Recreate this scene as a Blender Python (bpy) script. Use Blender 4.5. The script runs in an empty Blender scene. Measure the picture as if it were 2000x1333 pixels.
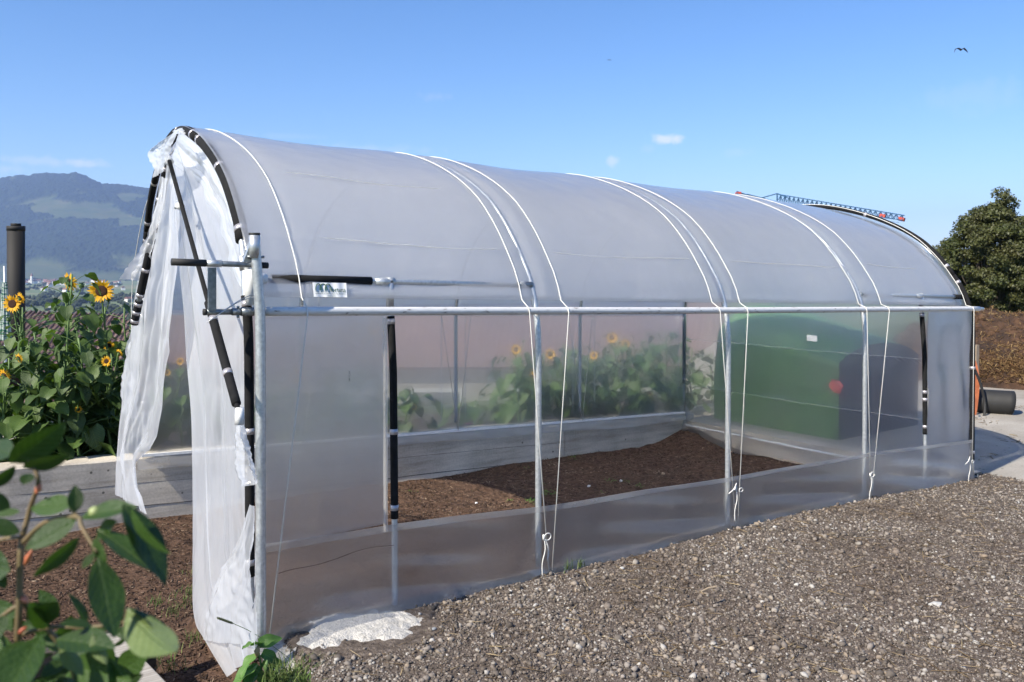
import bpy, math, random
import numpy as np
from mathutils import Vector, Matrix, noise
rnd = random.Random(7)
rng = np.random.default_rng(11)
S = bpy.context.scene
COL = S.collection

# ------------------------------------------------------------------ camera
F_PX, YAW, PITCH, ROW0 = 1700.0, 0.6271, 0.0165, 551.5
CAM = Vector((-1.288, -3.611, 1.5575))
cd = bpy.data.cameras.new('camera'); cam = bpy.data.objects.new('camera', cd); COL.objects.link(cam)
cam.location = CAM; cam.rotation_euler = (math.pi/2 - PITCH, 0, -YAW)
cd.sensor_width = 36; cd.lens = F_PX/2000*36; cd.shift_y = -(666.5-ROW0)/2000
cd.clip_start = .05; cd.clip_end = 60000
cd.dof.use_dof = True; cd.dof.focus_distance = 5.0; cd.dof.aperture_fstop = 6.3
S.camera = cam
# ------------------------------------------------------------------ sky and sun
SUN_EL, SUN_AZ = math.radians(42), math.radians(-98)      # azimuth measured from +Y towards +X
world = bpy.data.worlds.new('World'); S.world = world; world.use_nodes = True
wn = world.node_tree; wn.nodes.clear()
wo = wn.nodes.new('ShaderNodeOutputWorld'); wb = wn.nodes.new('ShaderNodeBackground')
sky = wn.nodes.new('ShaderNodeTexSky'); sky.sky_type = 'NISHITA'; sky.sun_disc = False
sky.sun_elevation = SUN_EL; sky.sun_rotation = SUN_AZ
sky.altitude = 500; sky.air_density = 1.0; sky.dust_density = 0.4; sky.ozone_density = 3.0
wb.inputs['Strength'].default_value = 0.099
sd = bpy.data.lights.new('sun', 'SUN'); sd.energy = 5.0; sd.angle = math.radians(.53); sd.color = (1, .93, .80)
sun = bpy.data.objects.new('sun', sd); COL.objects.link(sun)
sdir = Vector((math.sin(SUN_AZ)*math.cos(SUN_EL), math.cos(SUN_AZ)*math.cos(SUN_EL), math.sin(SUN_EL)))
sun.rotation_euler = sdir.to_track_quat('Z', 'Y').to_euler(); sun.location = (-10, -4, 12)
S.view_settings.view_transform = 'Standard'; S.view_settings.look = 'None'
S.view_settings.exposure = 0.85; S.view_settings.gamma = 1; S.view_settings.use_curve_mapping = False
S.render.engine = 'CYCLES'
cy = S.cycles
cy.max_bounces = 14; cy.diffuse_bounces = 4; cy.glossy_bounces = 4; cy.transmission_bounces = 10
cy.transparent_max_bounces = 40; cy.volume_bounces = 8; cy.use_denoising = True
try: cy.denoiser = 'OPENIMAGEDENOISE'
except Exception: pass
cy.sample_clamp_indirect = 6.0; cy.caustics_reflective = False; cy.caustics_refractive = False

# ------------------------------------------------------------------ surveying: a sight line from the photographer's stand
RV = Vector((math.cos(YAW), -math.sin(YAW), 0))
FV = Vector((math.sin(YAW)*math.cos(PITCH), math.cos(YAW)*math.cos(PITCH), -math.sin(PITCH)))
UV = RV.cross(FV)
def ray(x, y): return FV + RV*((x-1000)/F_PX) - UV*((y-ROW0)/F_PX)
def at(x, y, d): return CAM + ray(x, y)*d
def on_x(x, y, X): r = ray(x, y); return CAM + r*((X-CAM.x)/r.x)
def on_y(x, y, Y): r = ray(x, y); return CAM + r*((Y-CAM.y)/r.y)
def on_z(x, y, Z): r = ray(x, y); return CAM + r*((Z-CAM.z)/r.z)

# clouds: small puffs in the sky
def dirn(x, y): return ray(x, y).normalized()
tc = wn.nodes.new('ShaderNodeTexCoord')
cn = wn.nodes.new('ShaderNodeTexNoise'); cn.inputs['Scale'].default_value = 70; cn.inputs['Detail'].default_value = 6
wn.links.new(tc.outputs['Generated'], cn.inputs['Vector'])
prev = None
def wmath(op, a, b=None, c=None, clamp=False):
    n = wn.nodes.new('ShaderNodeMath'); n.operation = op; n.use_clamp = clamp
    for i, v in enumerate((a, b, c)):
        if v is None: continue
        if isinstance(v, (int, float)): n.inputs[i].default_value = v
        else: wn.links.new(v, n.inputs[i])
    return n.outputs[0]
for (px, py, rx, ry, op) in [(1303,272,.019,.0075,.62),(1198,315,.009,.0065,.42),(1440,298,.02,.006,.1),(1265,290,.01,.006,.1),(90,316,.06,.006,.22),(175,320,.03,.005,.2),(10,330,.03,.006,.2),(850,188,.02,.006,.10),(720,292,.08,.008,.16),(560,266,.06,.004,.08),(1900,190,.06,.02,.07)]:
    d0 = dirn(px, py); r0 = d0.cross(Vector((0,0,1))).normalized(); u0 = r0.cross(d0)
    def dotn(v):
        n = wn.nodes.new('ShaderNodeVectorMath'); n.operation = 'DOT_PRODUCT'
        wn.links.new(tc.outputs['Generated'], n.inputs[0]); n.inputs[1].default_value = v
        return n.outputs['Value']
    a = wmath('DIVIDE', dotn(r0), rx); b = wmath('DIVIDE', dotn(u0), ry); f = wmath('GREATER_THAN', dotn(d0), .5)
    q = wmath('SQRT', wmath('ADD', wmath('MULTIPLY', a, a), wmath('MULTIPLY', b, b)))
    m = wmath('SUBTRACT', 1.0, q)
    m = wmath('ADD', m, wmath('MULTIPLY', wmath('SUBTRACT', cn.outputs['Fac'], .5), 2.4))
    m = wmath('MULTIPLY', m, 1.3, clamp=True)
    m = wmath('MULTIPLY', wmath('MULTIPLY', m, f), op)
    prev = m if prev is None else wmath('ADD', prev, m, clamp=True)
mixc = wn.nodes.new('ShaderNodeMix'); mixc.data_type = 'RGBA'
hs = wn.nodes.new('ShaderNodeHueSaturation'); hs.inputs['Saturation'].default_value = 1.27; hs.inputs['Hue'].default_value = .507; hs.inputs['Value'].default_value = 1
wn.links.new(sky.outputs[0], hs.inputs['Color'])
wn.links.new(prev, mixc.inputs[0]); wn.links.new(hs.outputs[0], mixc.inputs[6]); mixc.inputs[7].default_value = (7.0, 6.6, 7.2, 1)
wn.links.new(mixc.outputs[2], wb.inputs['Color']); wn.links.new(wb.outputs[0], wo.inputs['Surface'])

# ------------------------------------------------------------------ helpers
def mat(name):
    m = bpy.data.materials.new(name); m.use_nodes = True
    nt = m.node_tree; b = nt.nodes['Principled BSDF']
    return m, nt, b
def N(nt, kind, **kw):
    n = nt.nodes.new(kind)
    for k, v in kw.items():
        if k in n.inputs: n.inputs[k].default_value = v
        else: setattr(n, k, v)
    return n
def coords(nt, scale=(1,1,1), kind='Object'):
    t = N(nt, 'ShaderNodeTexCoord'); mp = N(nt, 'ShaderNodeMapping'); mp.inputs['Scale'].default_value = scale
    nt.links.new(t.outputs[kind], mp.inputs[0]); return mp.outputs[0]
def ramp(nt, fac, stops):
    r = N(nt, 'ShaderNodeValToRGB'); e = r.color_ramp.elements
    while len(e) < len(stops): e.new(.5)
    for k, (p, c) in enumerate(stops): e[k].position = p; e[k].color = (*c, 1)
    nt.links.new(fac, r.inputs[0]); return r.outputs[0]
def noise_tex(nt, vec, scale, detail=5, rough=.6):
    n = N(nt, 'ShaderNodeTexNoise', Scale=scale, Detail=detail, Roughness=rough); nt.links.new(vec, n.inputs['Vector']); return n.outputs['Fac']
def bump(nt, b, h, strength=.3, dist=.01):
    bp = N(nt, 'ShaderNodeBump', Strength=strength, Distance=dist); nt.links.new(h, bp.inputs['Height']); nt.links.new(bp.outputs[0], b.inputs['Normal'])
def simple(name, stops, scale=8, rough=.7, metal=0, bstr=.2, bdist=.005, sc=(1,1,1), detail=5, trans=0, kind='Object', spec=.5, bscale=None):
    m, nt, b = mat(name); v = coords(nt, sc, kind)
    f = noise_tex(nt, v, scale, detail)
    nt.links.new(ramp(nt, f, stops), b.inputs['Base Color'])
    b.inputs['Roughness'].default_value = rough; b.inputs['Metallic'].default_value = metal
    b.inputs['Specular IOR Level'].default_value = spec
    bump(nt, b, noise_tex(nt, v, bscale or scale*2.5, 4), bstr, bdist)
    return m
def G(*c): return c
def tag(o, label=None, cat=None, group=None, kind=None):
    if label: o['label'] = label
    if cat: o['category'] = cat
    if group: o['group'] = group
    if kind: o['kind'] = kind
    return o
def world_off(p):
    v = Vector((0,0,0))
    while p is not None: v += p.location; p = p.parent
    return v
def mk(name, V, Fc, m, parent=None, smooth=False, origin=None):
    """V in world coordinates; origin is where the object's own origin stands"""
    V = np.asarray(V, dtype=np.float64).reshape(-1, 3)
    po = world_off(parent)
    org = Vector(origin) if origin is not None else po
    me = bpy.data.meshes.new(name)
    if isinstance(Fc, np.ndarray):
        k = Fc.shape[1]; me.vertices.add(len(V)); me.vertices.foreach_set('co', (V-np.array(org)).ravel())
        me.loops.add(Fc.size); me.loops.foreach_set('vertex_index', Fc.ravel().astype(np.int32))
        me.polygons.add(len(Fc)); me.polygons.foreach_set('loop_start', np.arange(0, Fc.size, k, dtype=np.int32))
        me.polygons.foreach_set('loop_total', np.full(len(Fc), k, dtype=np.int32))
        me.update(calc_edges=True)
    else:
        me.from_pydata((V-np.array(org)).tolist(), [], Fc); me.update()
    if smooth: me.polygons.foreach_set('use_smooth', np.ones(len(me.polygons), dtype=bool))
    if m is not None: me.materials.append(m)
    o = bpy.data.objects.new(name, me); COL.objects.link(o)
    o.location = org - po if parent is not None else org
    if parent is not None: o.parent = parent
    return o
def place(name, me, parent, M):
    """an object sharing mesh data; M is its matrix relative to the parent"""
    o = bpy.data.objects.new(name, me); COL.objects.link(o)
    o.parent = parent; o.matrix_basis = M; return o
def empty(name, loc, label, cat, group=None):
    o = bpy.data.objects.new(name, None); COL.objects.link(o); o.location = loc; o.empty_display_size = .2
    return tag(o, label, cat, group)
class MB:
    def __init__(s): s.V = []; s.F = []
    def add(s, V, Fc):
        k = len(s.V); s.V += [tuple(v) for v in V]; s.F += [tuple(i+k for i in f) for f in Fc]; return s
    def box(s, c, size, rot=None):
        c = Vector(c); h = Vector(size)/2; V = []
        for sx in (-1,1):
            for sy in (-1,1):
                for sz in (-1,1):
                    p = Vector((sx*h.x, sy*h.y, sz*h.z))
                    if rot is not None: p = rot @ p
                    V.append(c+p)
        return s.add(V, [(0,1,3,2),(4,6,7,5),(0,4,5,1),(2,3,7,6),(0,2,6,4),(1,5,7,3)])
    def beam(s, a, b, w, h, up=Vector((0,0,1))):
        a = Vector(a); b = Vector(b); d = (b-a).normalized(); r = d.cross(up).normalized(); u = r.cross(d)
        V = [p + r*x*w/2 + u*y*h/2 for p in (a, b) for x, y in ((-1,-1),(1,-1),(1,1),(-1,1))]
        return s.add(V, [(3,2,1,0),(4,5,6,7),(0,1,5,4),(1,2,6,5),(2,3,7,6),(3,0,4,7)])
    def tube(s, P, r, n=10, cap=True):
        P = [Vector(p) for p in P]; m = len(P); rs = r if isinstance(r, (list, tuple)) else [r]*m
        V = []; prevu = None
        for i, p in enumerate(P):
            t = (P[min(i+1, m-1)] - P[max(i-1, 0)])
            t = t.normalized() if t.length > 1e-9 else Vector((0,0,1))
            if prevu is None:
                u = t.orthogonal().normalized()
            else:
                u = (prevu - t*prevu.dot(t)); u = u.normalized() if u.length > 1e-6 else t.orthogonal().normalized()
            prevu = u; w = t.cross(u)
            for k in range(n):
                a = 2*math.pi*k/n; V.append(p + (u*math.cos(a) + w*math.sin(a))*rs[i])
        Fc = [(i*n+k, i*n+(k+1) % n, (i+1)*n+(k+1) % n, (i+1)*n+k) for i in range(m-1) for k in range(n)]
        if cap: Fc += [tuple(range(n-1, -1, -1)), tuple((m-1)*n+k for k in range(n))]
        return s.add(V, Fc)
    def grid(s, fn, nu, nv):
        V = [fn(i/nu, j/nv) for j in range(nv+1) for i in range(nu+1)]
        Fc = [(j*(nu+1)+i, j*(nu+1)+i+1, (j+1)*(nu+1)+i+1, (j+1)*(nu+1)+i) for j in range(nv) for i in range(nu)]
        return s.add(V, Fc)
    def mk(s, name, m, parent=None, smooth=False, origin=None): return mk(name, s.V, s.F, m, parent, smooth, origin)
def smooth_path(P, k=6):
    P = [Vector(p) for p in P]; out = []
    for i in range(len(P)-1):
        a, b, c, d = P[max(i-1,0)], P[i], P[i+1], P[min(i+2, len(P)-1)]
        for j in range(k):
            t = j/k
            out.append(.5*((2*b) + (c-a)*t + (2*a-5*b+4*c-d)*t*t + (3*b-a-3*c+d)*t**3))
    out.append(P[-1]); return out
def slab(o, t=.004):
    md = o.modifiers.new('thickness', 'SOLIDIFY'); md.thickness = t; md.offset = 0; return o
def interp(x, xs, ys): return float(np.interp(x, xs, ys))
def vnoise(X, Y, cell, seed=0):
    """value noise on arrays"""
    x = X/cell + 1000; y = Y/cell + 1000
    xi = np.floor(x).astype(np.int64); yi = np.floor(y).astype(np.int64); fx = x-xi; fy = y-yi
    fx = fx*fx*(3-2*fx); fy = fy*fy*(3-2*fy)
    def h(a, b):
        n = (a*374761393 + b*668265263 + seed*974711) & 0x7fffffff
        n = ((n ^ (n >> 13))*1274126177) & 0x7fffffff
        return ((n ^ (n >> 16)) & 0xffff)/65535.0
    return (h(xi,yi)*(1-fx)+h(xi+1,yi)*fx)*(1-fy) + (h(xi,yi+1)*(1-fx)+h(xi+1,yi+1)*fx)*fy
def fbm(X, Y, cell, oct=4, seed=0):
    r = 0; a = 1; t = 0
    for k in range(oct): r = r + a*vnoise(X, Y, cell/2**k, seed+k); t += a; a *= .5
    return r/t
def heightfield(name, xs, ys, zf, m, smooth=True):
    X, Y = np.meshgrid(xs, ys); Z = zf(X, Y); nx, ny = len(xs), len(ys)
    V = np.stack([X, Y, Z], -1).reshape(-1, 3)
    i = np.arange(ny-1)[:, None]*nx + np.arange(nx-1)[None]
    Fc = np.stack([i, i+1, i+nx+1, i+nx], -1).reshape(-1, 4)
    return mk(name, V, Fc, m, smooth=smooth)
def scatter(name, P, Sc, base_V, base_F, m, flat=1.0, up_only=False, kind='stuff', label=None, cat=None, dirs=None, origin=(0,0,0), parent=None):
    """many small pieces in one mesh; P (n,3), Sc (n,3)"""
    n = len(P); a = rng.uniform(0, 2*math.pi, n); b = rng.normal(0, .35, n)*flat; c = rng.normal(0, .35, n)*flat
    ca, sa, cb, sb, cc, sc = np.cos(a), np.sin(a), np.cos(b), np.sin(b), np.cos(c), np.sin(c)
    R = np.empty((n,3,3))
    R[:,0,0] = ca*cb; R[:,0,1] = ca*sb*sc-sa*cc; R[:,0,2] = ca*sb*cc+sa*sc
    R[:,1,0] = sa*cb; R[:,1,1] = sa*sb*sc+ca*cc; R[:,1,2] = sa*sb*cc-ca*sc
    R[:,2,0] = -sb; R[:,2,1] = cb*sc; R[:,2,2] = cb*cc
    bv = base_V[None]*Sc[:,None,:]*(1+rng.normal(0,.2,(n,len(base_V),1)).clip(-.45,.6))
    V = np.einsum('nij,nkj->nki', R, bv) + P[:,None,:]
    Fc = (base_F[None] + (np.arange(n)*len(base_V))[:,None,None]).reshape(-1, base_F.shape[1])
    o = mk(name, V.reshape(-1,3), Fc, m, parent=parent, origin=origin if parent is None else None)
    if parent is None or kind: tag(o, label, cat, None, kind)
    return o
OCT_V = np.array([(1,0,0),(-1,0,0),(0,1,0),(0,-1,0),(0,0,1),(0,0,-1)], float)
OCT_F = np.array([(0,2,4),(2,1,4),(1,3,4),(3,0,4),(2,0,5),(1,2,5),(3,1,5),(0,3,5)])
g_ = (1+5**.5)/2
ICO_V = np.array([(-1,g_,0),(1,g_,0),(-1,-g_,0),(1,-g_,0),(0,-1,g_),(0,1,g_),(0,-1,-g_),(0,1,-g_),(g_,0,-1),(g_,0,1),(-g_,0,-1),(-g_,0,1)])/1.9
ICO_F = np.array([(0,11,5),(0,5,1),(0,1,7),(0,7,10),(0,10,11),(1,5,9),(5,11,4),(11,10,2),(10,7,6),(7,1,8),(3,9,4),(3,4,2),(3,2,6),(3,6,8),(3,8,9),(4,9,5),(2,4,11),(6,2,10),(8,6,7),(9,8,1)])
CHIP_V = np.array([(-1,-1,0),(1,-.8,0),(-1,1,0),(1,.7,0),(-.9,0,1),(.95,0,.8)], float)
CHIP_F3 = np.array([(0,1,5),(0,5,4),(2,4,5),(2,5,3),(0,4,2),(1,3,5),(0,2,3),(0,3,1)])
def island_mat(name, stops, rough=.85, spec=.3, bstr=.2, trans=None):
    m, nt, b = mat(name); g = N(nt, 'ShaderNodeNewGeometry')
    v = coords(nt); nz = noise_tex(nt, v, 90, 3)
    c = ramp(nt, g.outputs['Random Per Island'], stops)
    mx = N(nt, 'ShaderNodeMix', data_type='RGBA', blend_type='MULTIPLY'); mx.inputs[0].default_value = .5
    nt.links.new(c, mx.inputs[6]); nt.links.new(ramp(nt, nz, [(.3,(.55,.55,.55)),(.7,(1,1,1))]), mx.inputs[7])
    my = N(nt, 'ShaderNodeMix', data_type='RGBA', blend_type='MULTIPLY'); my.inputs[0].default_value = 1
    nt.links.new(mx.outputs[2], my.inputs[6]); nt.links.new(ramp(nt, noise_tex(nt, v, 1.1, 4, .6), [(.34,(.58,.52,.47)),(.62,(1,1,1))]), my.inputs[7])
    nt.links.new(my.outputs[2], b.inputs['Base Color']); b.inputs['Roughness'].default_value = rough
    b.inputs['Specular IOR Level'].default_value = spec
    bump(nt, b, nz, bstr, .003)
    return m

# ------------------------------------------------------------------ materials
M_galv = simple('galvanised steel', [(.3,(.42,.44,.45)),(.7,(.66,.68,.69))], 60, .42, .7, .1, .001, detail=8)
M_galvdark = simple('weathered zinc', [(.3,(.16,.18,.19)),(.7,(.34,.36,.37))], 45, .45, .8, .1, .001)
M_rail = simple('chalky zinc pipe', [(.32,(.12,.08,.06)),(.38,(.66,.65,.63)),(.75,(.80,.79,.77))], 14, .55, .2, .15, .001, sc=(1.4,6,6), detail=9)
M_foam = simple('black foam tube', [(.3,(.007,.007,.0075)),(.7,(.015,.015,.016))], 30, .9, 0, .3, .002, spec=.25)
M_rubber = simple('black rubber', [(.3,(.012,.012,.012)),(.7,(.018,.018,.018))], 12, .7, 0, .2, .003)
M_clip = simple('silver tape band', [(.3,(.38,.36,.37)),(.7,(.55,.52,.53))], 50, .35, .5, .05, .001)
M_cord = simple('white nylon cord', [(.3,(.62,.61,.57)),(.7,(.8,.79,.74))], 200, .6, 0, .3, .001)
M_whitetape = simple('white tape', [(.3,(.7,.7,.68)),(.7,(.85,.85,.83))], 40, .5)
def concrete(name, lo, hi, dirt):
    m, nt, b = mat(name); v = coords(nt); v2 = coords(nt, (.6,.6,7))
    big = noise_tex(nt, v, 1.6, 6); board = noise_tex(nt, v2, 2.2, 5); fine = noise_tex(nt, v, 60, 4)
    vo = N(nt, 'ShaderNodeTexVoronoi', Scale=9.0); nt.links.new(v, vo.inputs['Vector'])
    c = ramp(nt, big, [(.3, lo), (.72, hi)])
    m1 = N(nt, 'ShaderNodeMix', data_type='RGBA', blend_type='MULTIPLY'); m1.inputs[0].default_value = .7
    nt.links.new(c, m1.inputs[6]); nt.links.new(ramp(nt, board, [(.3, dirt), (.6, (1,1,1))]), m1.inputs[7])
    pit = ramp(nt, vo.outputs['Distance'], [(.07, (.10,.095,.09)), (.11, (1,1,1))])
    m2 = N(nt, 'ShaderNodeMix', data_type='RGBA', blend_type='MULTIPLY'); m2.inputs[0].default_value = .8
    nt.links.new(m1.outputs[2], m2.inputs[6]); nt.links.new(pit, m2.inputs[7])
    m3 = N(nt, 'ShaderNodeMix', data_type='RGBA', blend_type='MULTIPLY'); m3.inputs[0].default_value = .5
    nt.links.new(m2.outputs[2], m3.inputs[6]); nt.links.new(ramp(nt, fine, [(.3,(.6,.6,.6)),(.6,(1,1,1))]), m3.inputs[7])
    nt.links.new(m3.outputs[2], b.inputs['Base Color']); b.inputs['Roughness'].default_value = .9
    bump(nt, b, fine, .35, .004)
    return m
M_conc = concrete('board marked concrete', (.44,.39,.32), (.74,.67,.56), (.42,.39,.36))
M_pad = concrete('old concrete yard', (.27,.245,.21), (.39,.36,.315), (.75,.73,.70))
M_endwall = concrete('stained end wall', (.42,.34,.25), (.72,.62,.50), (.5,.42,.35))
M_gravel = simple('gravel fines', [(.3,(.05,.038,.031)),(.55,(.125,.10,.083)),(.75,(.21,.175,.15))], 34, .95, 0, 1.0, .012, detail=10, spec=.2, bscale=75)
M_stone = island_mat('gravel stones', [(0,(.075,.062,.052)),(.3,(.14,.12,.102)),(.55,(.21,.183,.16)),(.78,(.30,.265,.235)),(.88,(.30,.24,.18)),(.96,(.36,.34,.31)),(1,(.52,.50,.47))])
M_grit = island_mat('gravel grit', [(0,(.05,.038,.03)),(.4,(.12,.095,.078)),(.7,(.21,.175,.15)),(.9,(.26,.23,.205)),(.97,(.36,.34,.31)),(1,(.55,.53,.5))])
M_soil = simple('mulched soil', [(.3,(.035,.021,.014)),(.55,(.10,.060,.041)),(.75,(.17,.108,.076))], 22, .98, 0, 1.0, .02, detail=10, spec=.15, bscale=50)
M_chip = island_mat('bark mulch chips', [(0,(.03,.018,.012)),(.45,(.088,.054,.037)),(.8,(.155,.10,.068)),(.95,(.26,.185,.13)),(1,(.38,.29,.21))])
M_white = simple('spilled white mortar', [(.30,(.26,.25,.23)),(.42,(.46,.44,.41)),(.7,(.54,.52,.49))], 45, .95, 0, 1.0, .012, detail=8)
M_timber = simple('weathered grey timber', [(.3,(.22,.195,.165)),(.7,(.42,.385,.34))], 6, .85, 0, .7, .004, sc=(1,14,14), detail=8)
M_darktimber = simple('shaded timber', [(.3,(.025,.02,.016)),(.7,(.07,.055,.042))], 6, .85, 0, .5, .004, sc=(1,10,10))  # shade on the stacked sleepers is put into this darker timber colour
M_post = simple('raw wood post', [(.3,(.30,.22,.14)),(.7,(.45,.35,.24))], 9, .85, 0, .3, .003, sc=(6,6,1))
def film(name, clear, back=.5, tint=(.93,.94,.96), gl=.13, ior=1.4, wr=.0, vol=None, dirt=0.0):
    m, nt, b = mat(name); nt.nodes.remove(b); out = nt.nodes['Material Output']
    tr = N(nt, 'ShaderNodeBsdfTransparent'); tl = N(nt, 'ShaderNodeBsdfTranslucent'); df = N(nt, 'ShaderNodeBsdfDiffuse'); gs = N(nt, 'ShaderNodeBsdfGlossy', Roughness=gl)
    tr.inputs[0].default_value = (.98,.985,.99,1)
    for s_ in (tl, df): s_.inputs['Color'].default_value = (*tint, 1)
    a = N(nt, 'ShaderNodeMixShader'); a.inputs[0].default_value = back; nt.links.new(df.outputs[0], a.inputs[1]); nt.links.new(tl.outputs[0], a.inputs[2])
    c = N(nt, 'ShaderNodeMixShader'); nt.links.new(a.outputs[0], c.inputs[1]); nt.links.new(tr.outputs[0], c.inputs[2])
    v = coords(nt); nz = noise_tex(nt, v, 2.2, 7, .65)
    fr_ = N(nt, 'ShaderNodeMapRange'); fr_.inputs['From Min'].default_value = .25; fr_.inputs['From Max'].default_value = .75
    fr_.inputs['To Min'].default_value = clear-.05-dirt; fr_.inputs['To Max'].default_value = clear+.05
    nt.links.new(nz, fr_.inputs[0])
    # a slanting line of sight runs through more film: thinner see-through there
    lw = N(nt, 'ShaderNodeLayerWeight', Blend=.35)
    mu = N(nt, 'ShaderNodeMath', operation='MULTIPLY'); sub = N(nt, 'ShaderNodeMath', operation='SUBTRACT'); sub.inputs[0].default_value = 1
    nt.links.new(lw.outputs['Facing'], sub.inputs[1]); nt.links.new(fr_.outputs[0], mu.inputs[0]); nt.links.new(sub.outputs[0], mu.inputs[1])
    nt.links.new(fr_.outputs[0] if vol else mu.outputs[0], c.inputs[0])
    # Schlick reflectance, the same from either side of the sheet
    lf = N(nt, 'ShaderNodeLayerWeight', Blend=.5); pw = N(nt, 'ShaderNodeMath', operation='POWER'); pw.inputs[1].default_value = 5; nt.links.new(lf.outputs['Facing'], pw.inputs[0])
    fr = N(nt, 'ShaderNodeMath', operation='MULTIPLY_ADD'); fr.inputs[1].default_value = .75; fr.inputs[2].default_value = .04; nt.links.new(pw.outputs[0], fr.inputs[0])
    d = N(nt, 'ShaderNodeMixShader'); nt.links.new(fr.outputs[0], d.inputs[0])
    nt.links.new(c.outputs[0], d.inputs[1]); nt.links.new(gs.outputs[0], d.inputs[2]); nt.links.new(d.outputs[0], out.inputs['Surface'])
    if wr:
        bp = N(nt, 'ShaderNodeBump', Strength=wr, Distance=.01); n2 = noise_tex(nt, coords(nt, (1,1,.4)), 14, 4)
        nt.links.new(n2, bp.inputs['Height'])
        for s_ in (tl, df, gs): nt.links.new(bp.outputs[0], s_.inputs['Normal'])
        nt.links.new(bp.outputs[0], lf.inputs['Normal'])
    if vol:
        vs = [N(nt, 'ShaderNodeVolumeScatter', Density=d_, Anisotropy=g__) for d_, g__ in vol]
        o_ = vs[0].outputs[0]
        for s_ in vs:
            s_.inputs['Color'].default_value = (1,1,1,1)
        for s_ in vs[1:]:
            ad = N(nt, 'ShaderNodeAddShader'); nt.links.new(o_, ad.inputs[0]); nt.links.new(s_.outputs[0], ad.inputs[1]); o_ = ad.outputs[0]
        nt.links.new(o_, out.inputs['Volume'])
    return m
M_roof = film('milky roof film', .85, .58, tint=(.98,.97,1.0), wr=.12, vol=[(330, .94), (55, .2)])
M_strip = film('doubled film', .72, .5, tint=(.9,.87,.82))
M_hem = film('skirt hem film', .86, .5, tint=(.8,.77,.72))
M_curtain = film('creased door film', .67, .55, tint=(.87,.89,.93), gl=.22, wr=.35)
M_valance = film('fresh gable film', .50, .5, tint=(.84,.88,.94), gl=.32, wr=.3)
M_side = film('frosted side film', .95, .6, tint=(1,.95,.88), vol=[(420, .965), (8, .3)])
M_back = film('frosted back film', .95, .6, tint=(1,.95,.88), vol=[(290, .987), (80, .95), (5, .3)])
M_end = film('frosted end film', .95, .6, tint=(1,.95,.88), vol=[(210, .989), (40, .95), (4, .3)])
M_skirt = film('skirt film', .945, .6, tint=(1,.88,.74), vol=[(280, .975), (6, .3)], gl=.16)

# ------------------------------------------------------------------ ground levels
SL = -.0314
def z_site(X): return SL*X + np.interp(X, [-1,0,1.5,3,4.5,6,8], [-.01,-.015,-.01,.026,.035,0,0])
W = 3.19
def skirt_top(X): return SL*X + .3688 + interp(X, [0,.65,1.5,3,4.5,6], [.021,.017,-.013,-.024,-.015,-.045])
def rail_z(X): return SL*X + 1.3843 + interp(X, [0,3,6], [-.01,.002,.024])
PROF = [(0,-.1),(0,.4),(0,.8),(0,1.1),(.003,1.25),(.018,1.36),(.045,1.46),(.08,1.55),(.125,1.62),(.21,1.74),(.31,1.855),(.43,1.965),(.57,2.055),(.70,2.12),(.87,2.19),(1.1,2.262),(1.35,2.315),(1.595,2.335)]
HALF = smooth_path([(0,a,b) for a, b in PROF], 3)
def hoop_pts(X, off=0.0, zmin=-.1, zmin_back=.05, skew=0.0):
    """centre line of a hoop at X, front foot to back foot"""
    P = [(p.y, p.z) for p in HALF] + [(W-p.y, p.z) for p in reversed(HALF[:-1])]
    out = []
    for i, (s, z) in enumerate(P):
        a = P[max(i-1,0)]; b = P[min(i+1, len(P)-1)]; t = Vector((b[0]-a[0], b[1]-a[1])).normalized(); n = Vector((-t.y, t.x))
        zz = z + n.y*off
        if s < W/2 and z < zmin: continue
        if s > W/2 and z < zmin_back: continue
        xx = X + skew*(max(s,0)/W)**1.5
        out.append(Vector((xx, s+n.x*off, zz + SL*X)))
    return out

# gravel yard
xs = np.concatenate([np.linspace(-.5, 8, 240)]); ys = np.linspace(-6, .06, 190)
def z_gravel(X, Y):
    z = z_site(X) + .02*(fbm(X, Y, .5, 5, 3)-.5) + .016*(fbm(X, Y, .045, 2, 9)-.5)
    drop = np.clip((.12 + .12*(fbm(X, Y, .3, 2, 5)-.5) + np.clip(-Y-.55,0,9)*.9 - (X))/.28, 0, 1) * (Y > -1.6)
    drop = np.where(Y <= -1.6, np.clip((.9-X)/.5, 0, 1), drop)
    z = z - .5*drop*drop*(3-2*drop)
    return np.where(X > 6.3, z-.05*np.clip((X-6.3)/.3, 0, 1), z)
o = heightfield('gravel_yard', xs, ys, z_gravel, M_gravel); tag(o, 'grey brown gravel yard beside the greenhouse', kind='structure')
# wider ground round the site
xs = np.concatenate([np.linspace(-60,-5,14), np.linspace(-4,14,25), np.linspace(16,90,20)]); ys = np.concatenate([np.linspace(-60,-7,14), np.linspace(-6,14,24), np.linspace(16,60,16)])
def z_wide(X, Y):
    z = z_site(np.clip(X,0,8)) - .62 - .02*np.clip(X-8, 0, 90)
    inside = np.clip((Y+8)/2,0,1)
    z = z + .45*(1-inside)
    # the hill falls to the valley behind the garden wall
    t = (Y-14) - .35*np.clip(X,0,200); z = z - 1.3*np.clip((Y-4.5)/3, 0, 1) - .35*np.clip(t, 0, 400)
    return z
M_meadow = simple('meadow', [(.3,(.035,.06,.018)),(.7,(.075,.105,.035))], 1.5, .95, 0, .5, .02)
o = heightfield('garden_ground', xs, ys, z_wide, M_meadow); tag(o, 'grassy ground of the hill around the garden', kind='structure')
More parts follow.
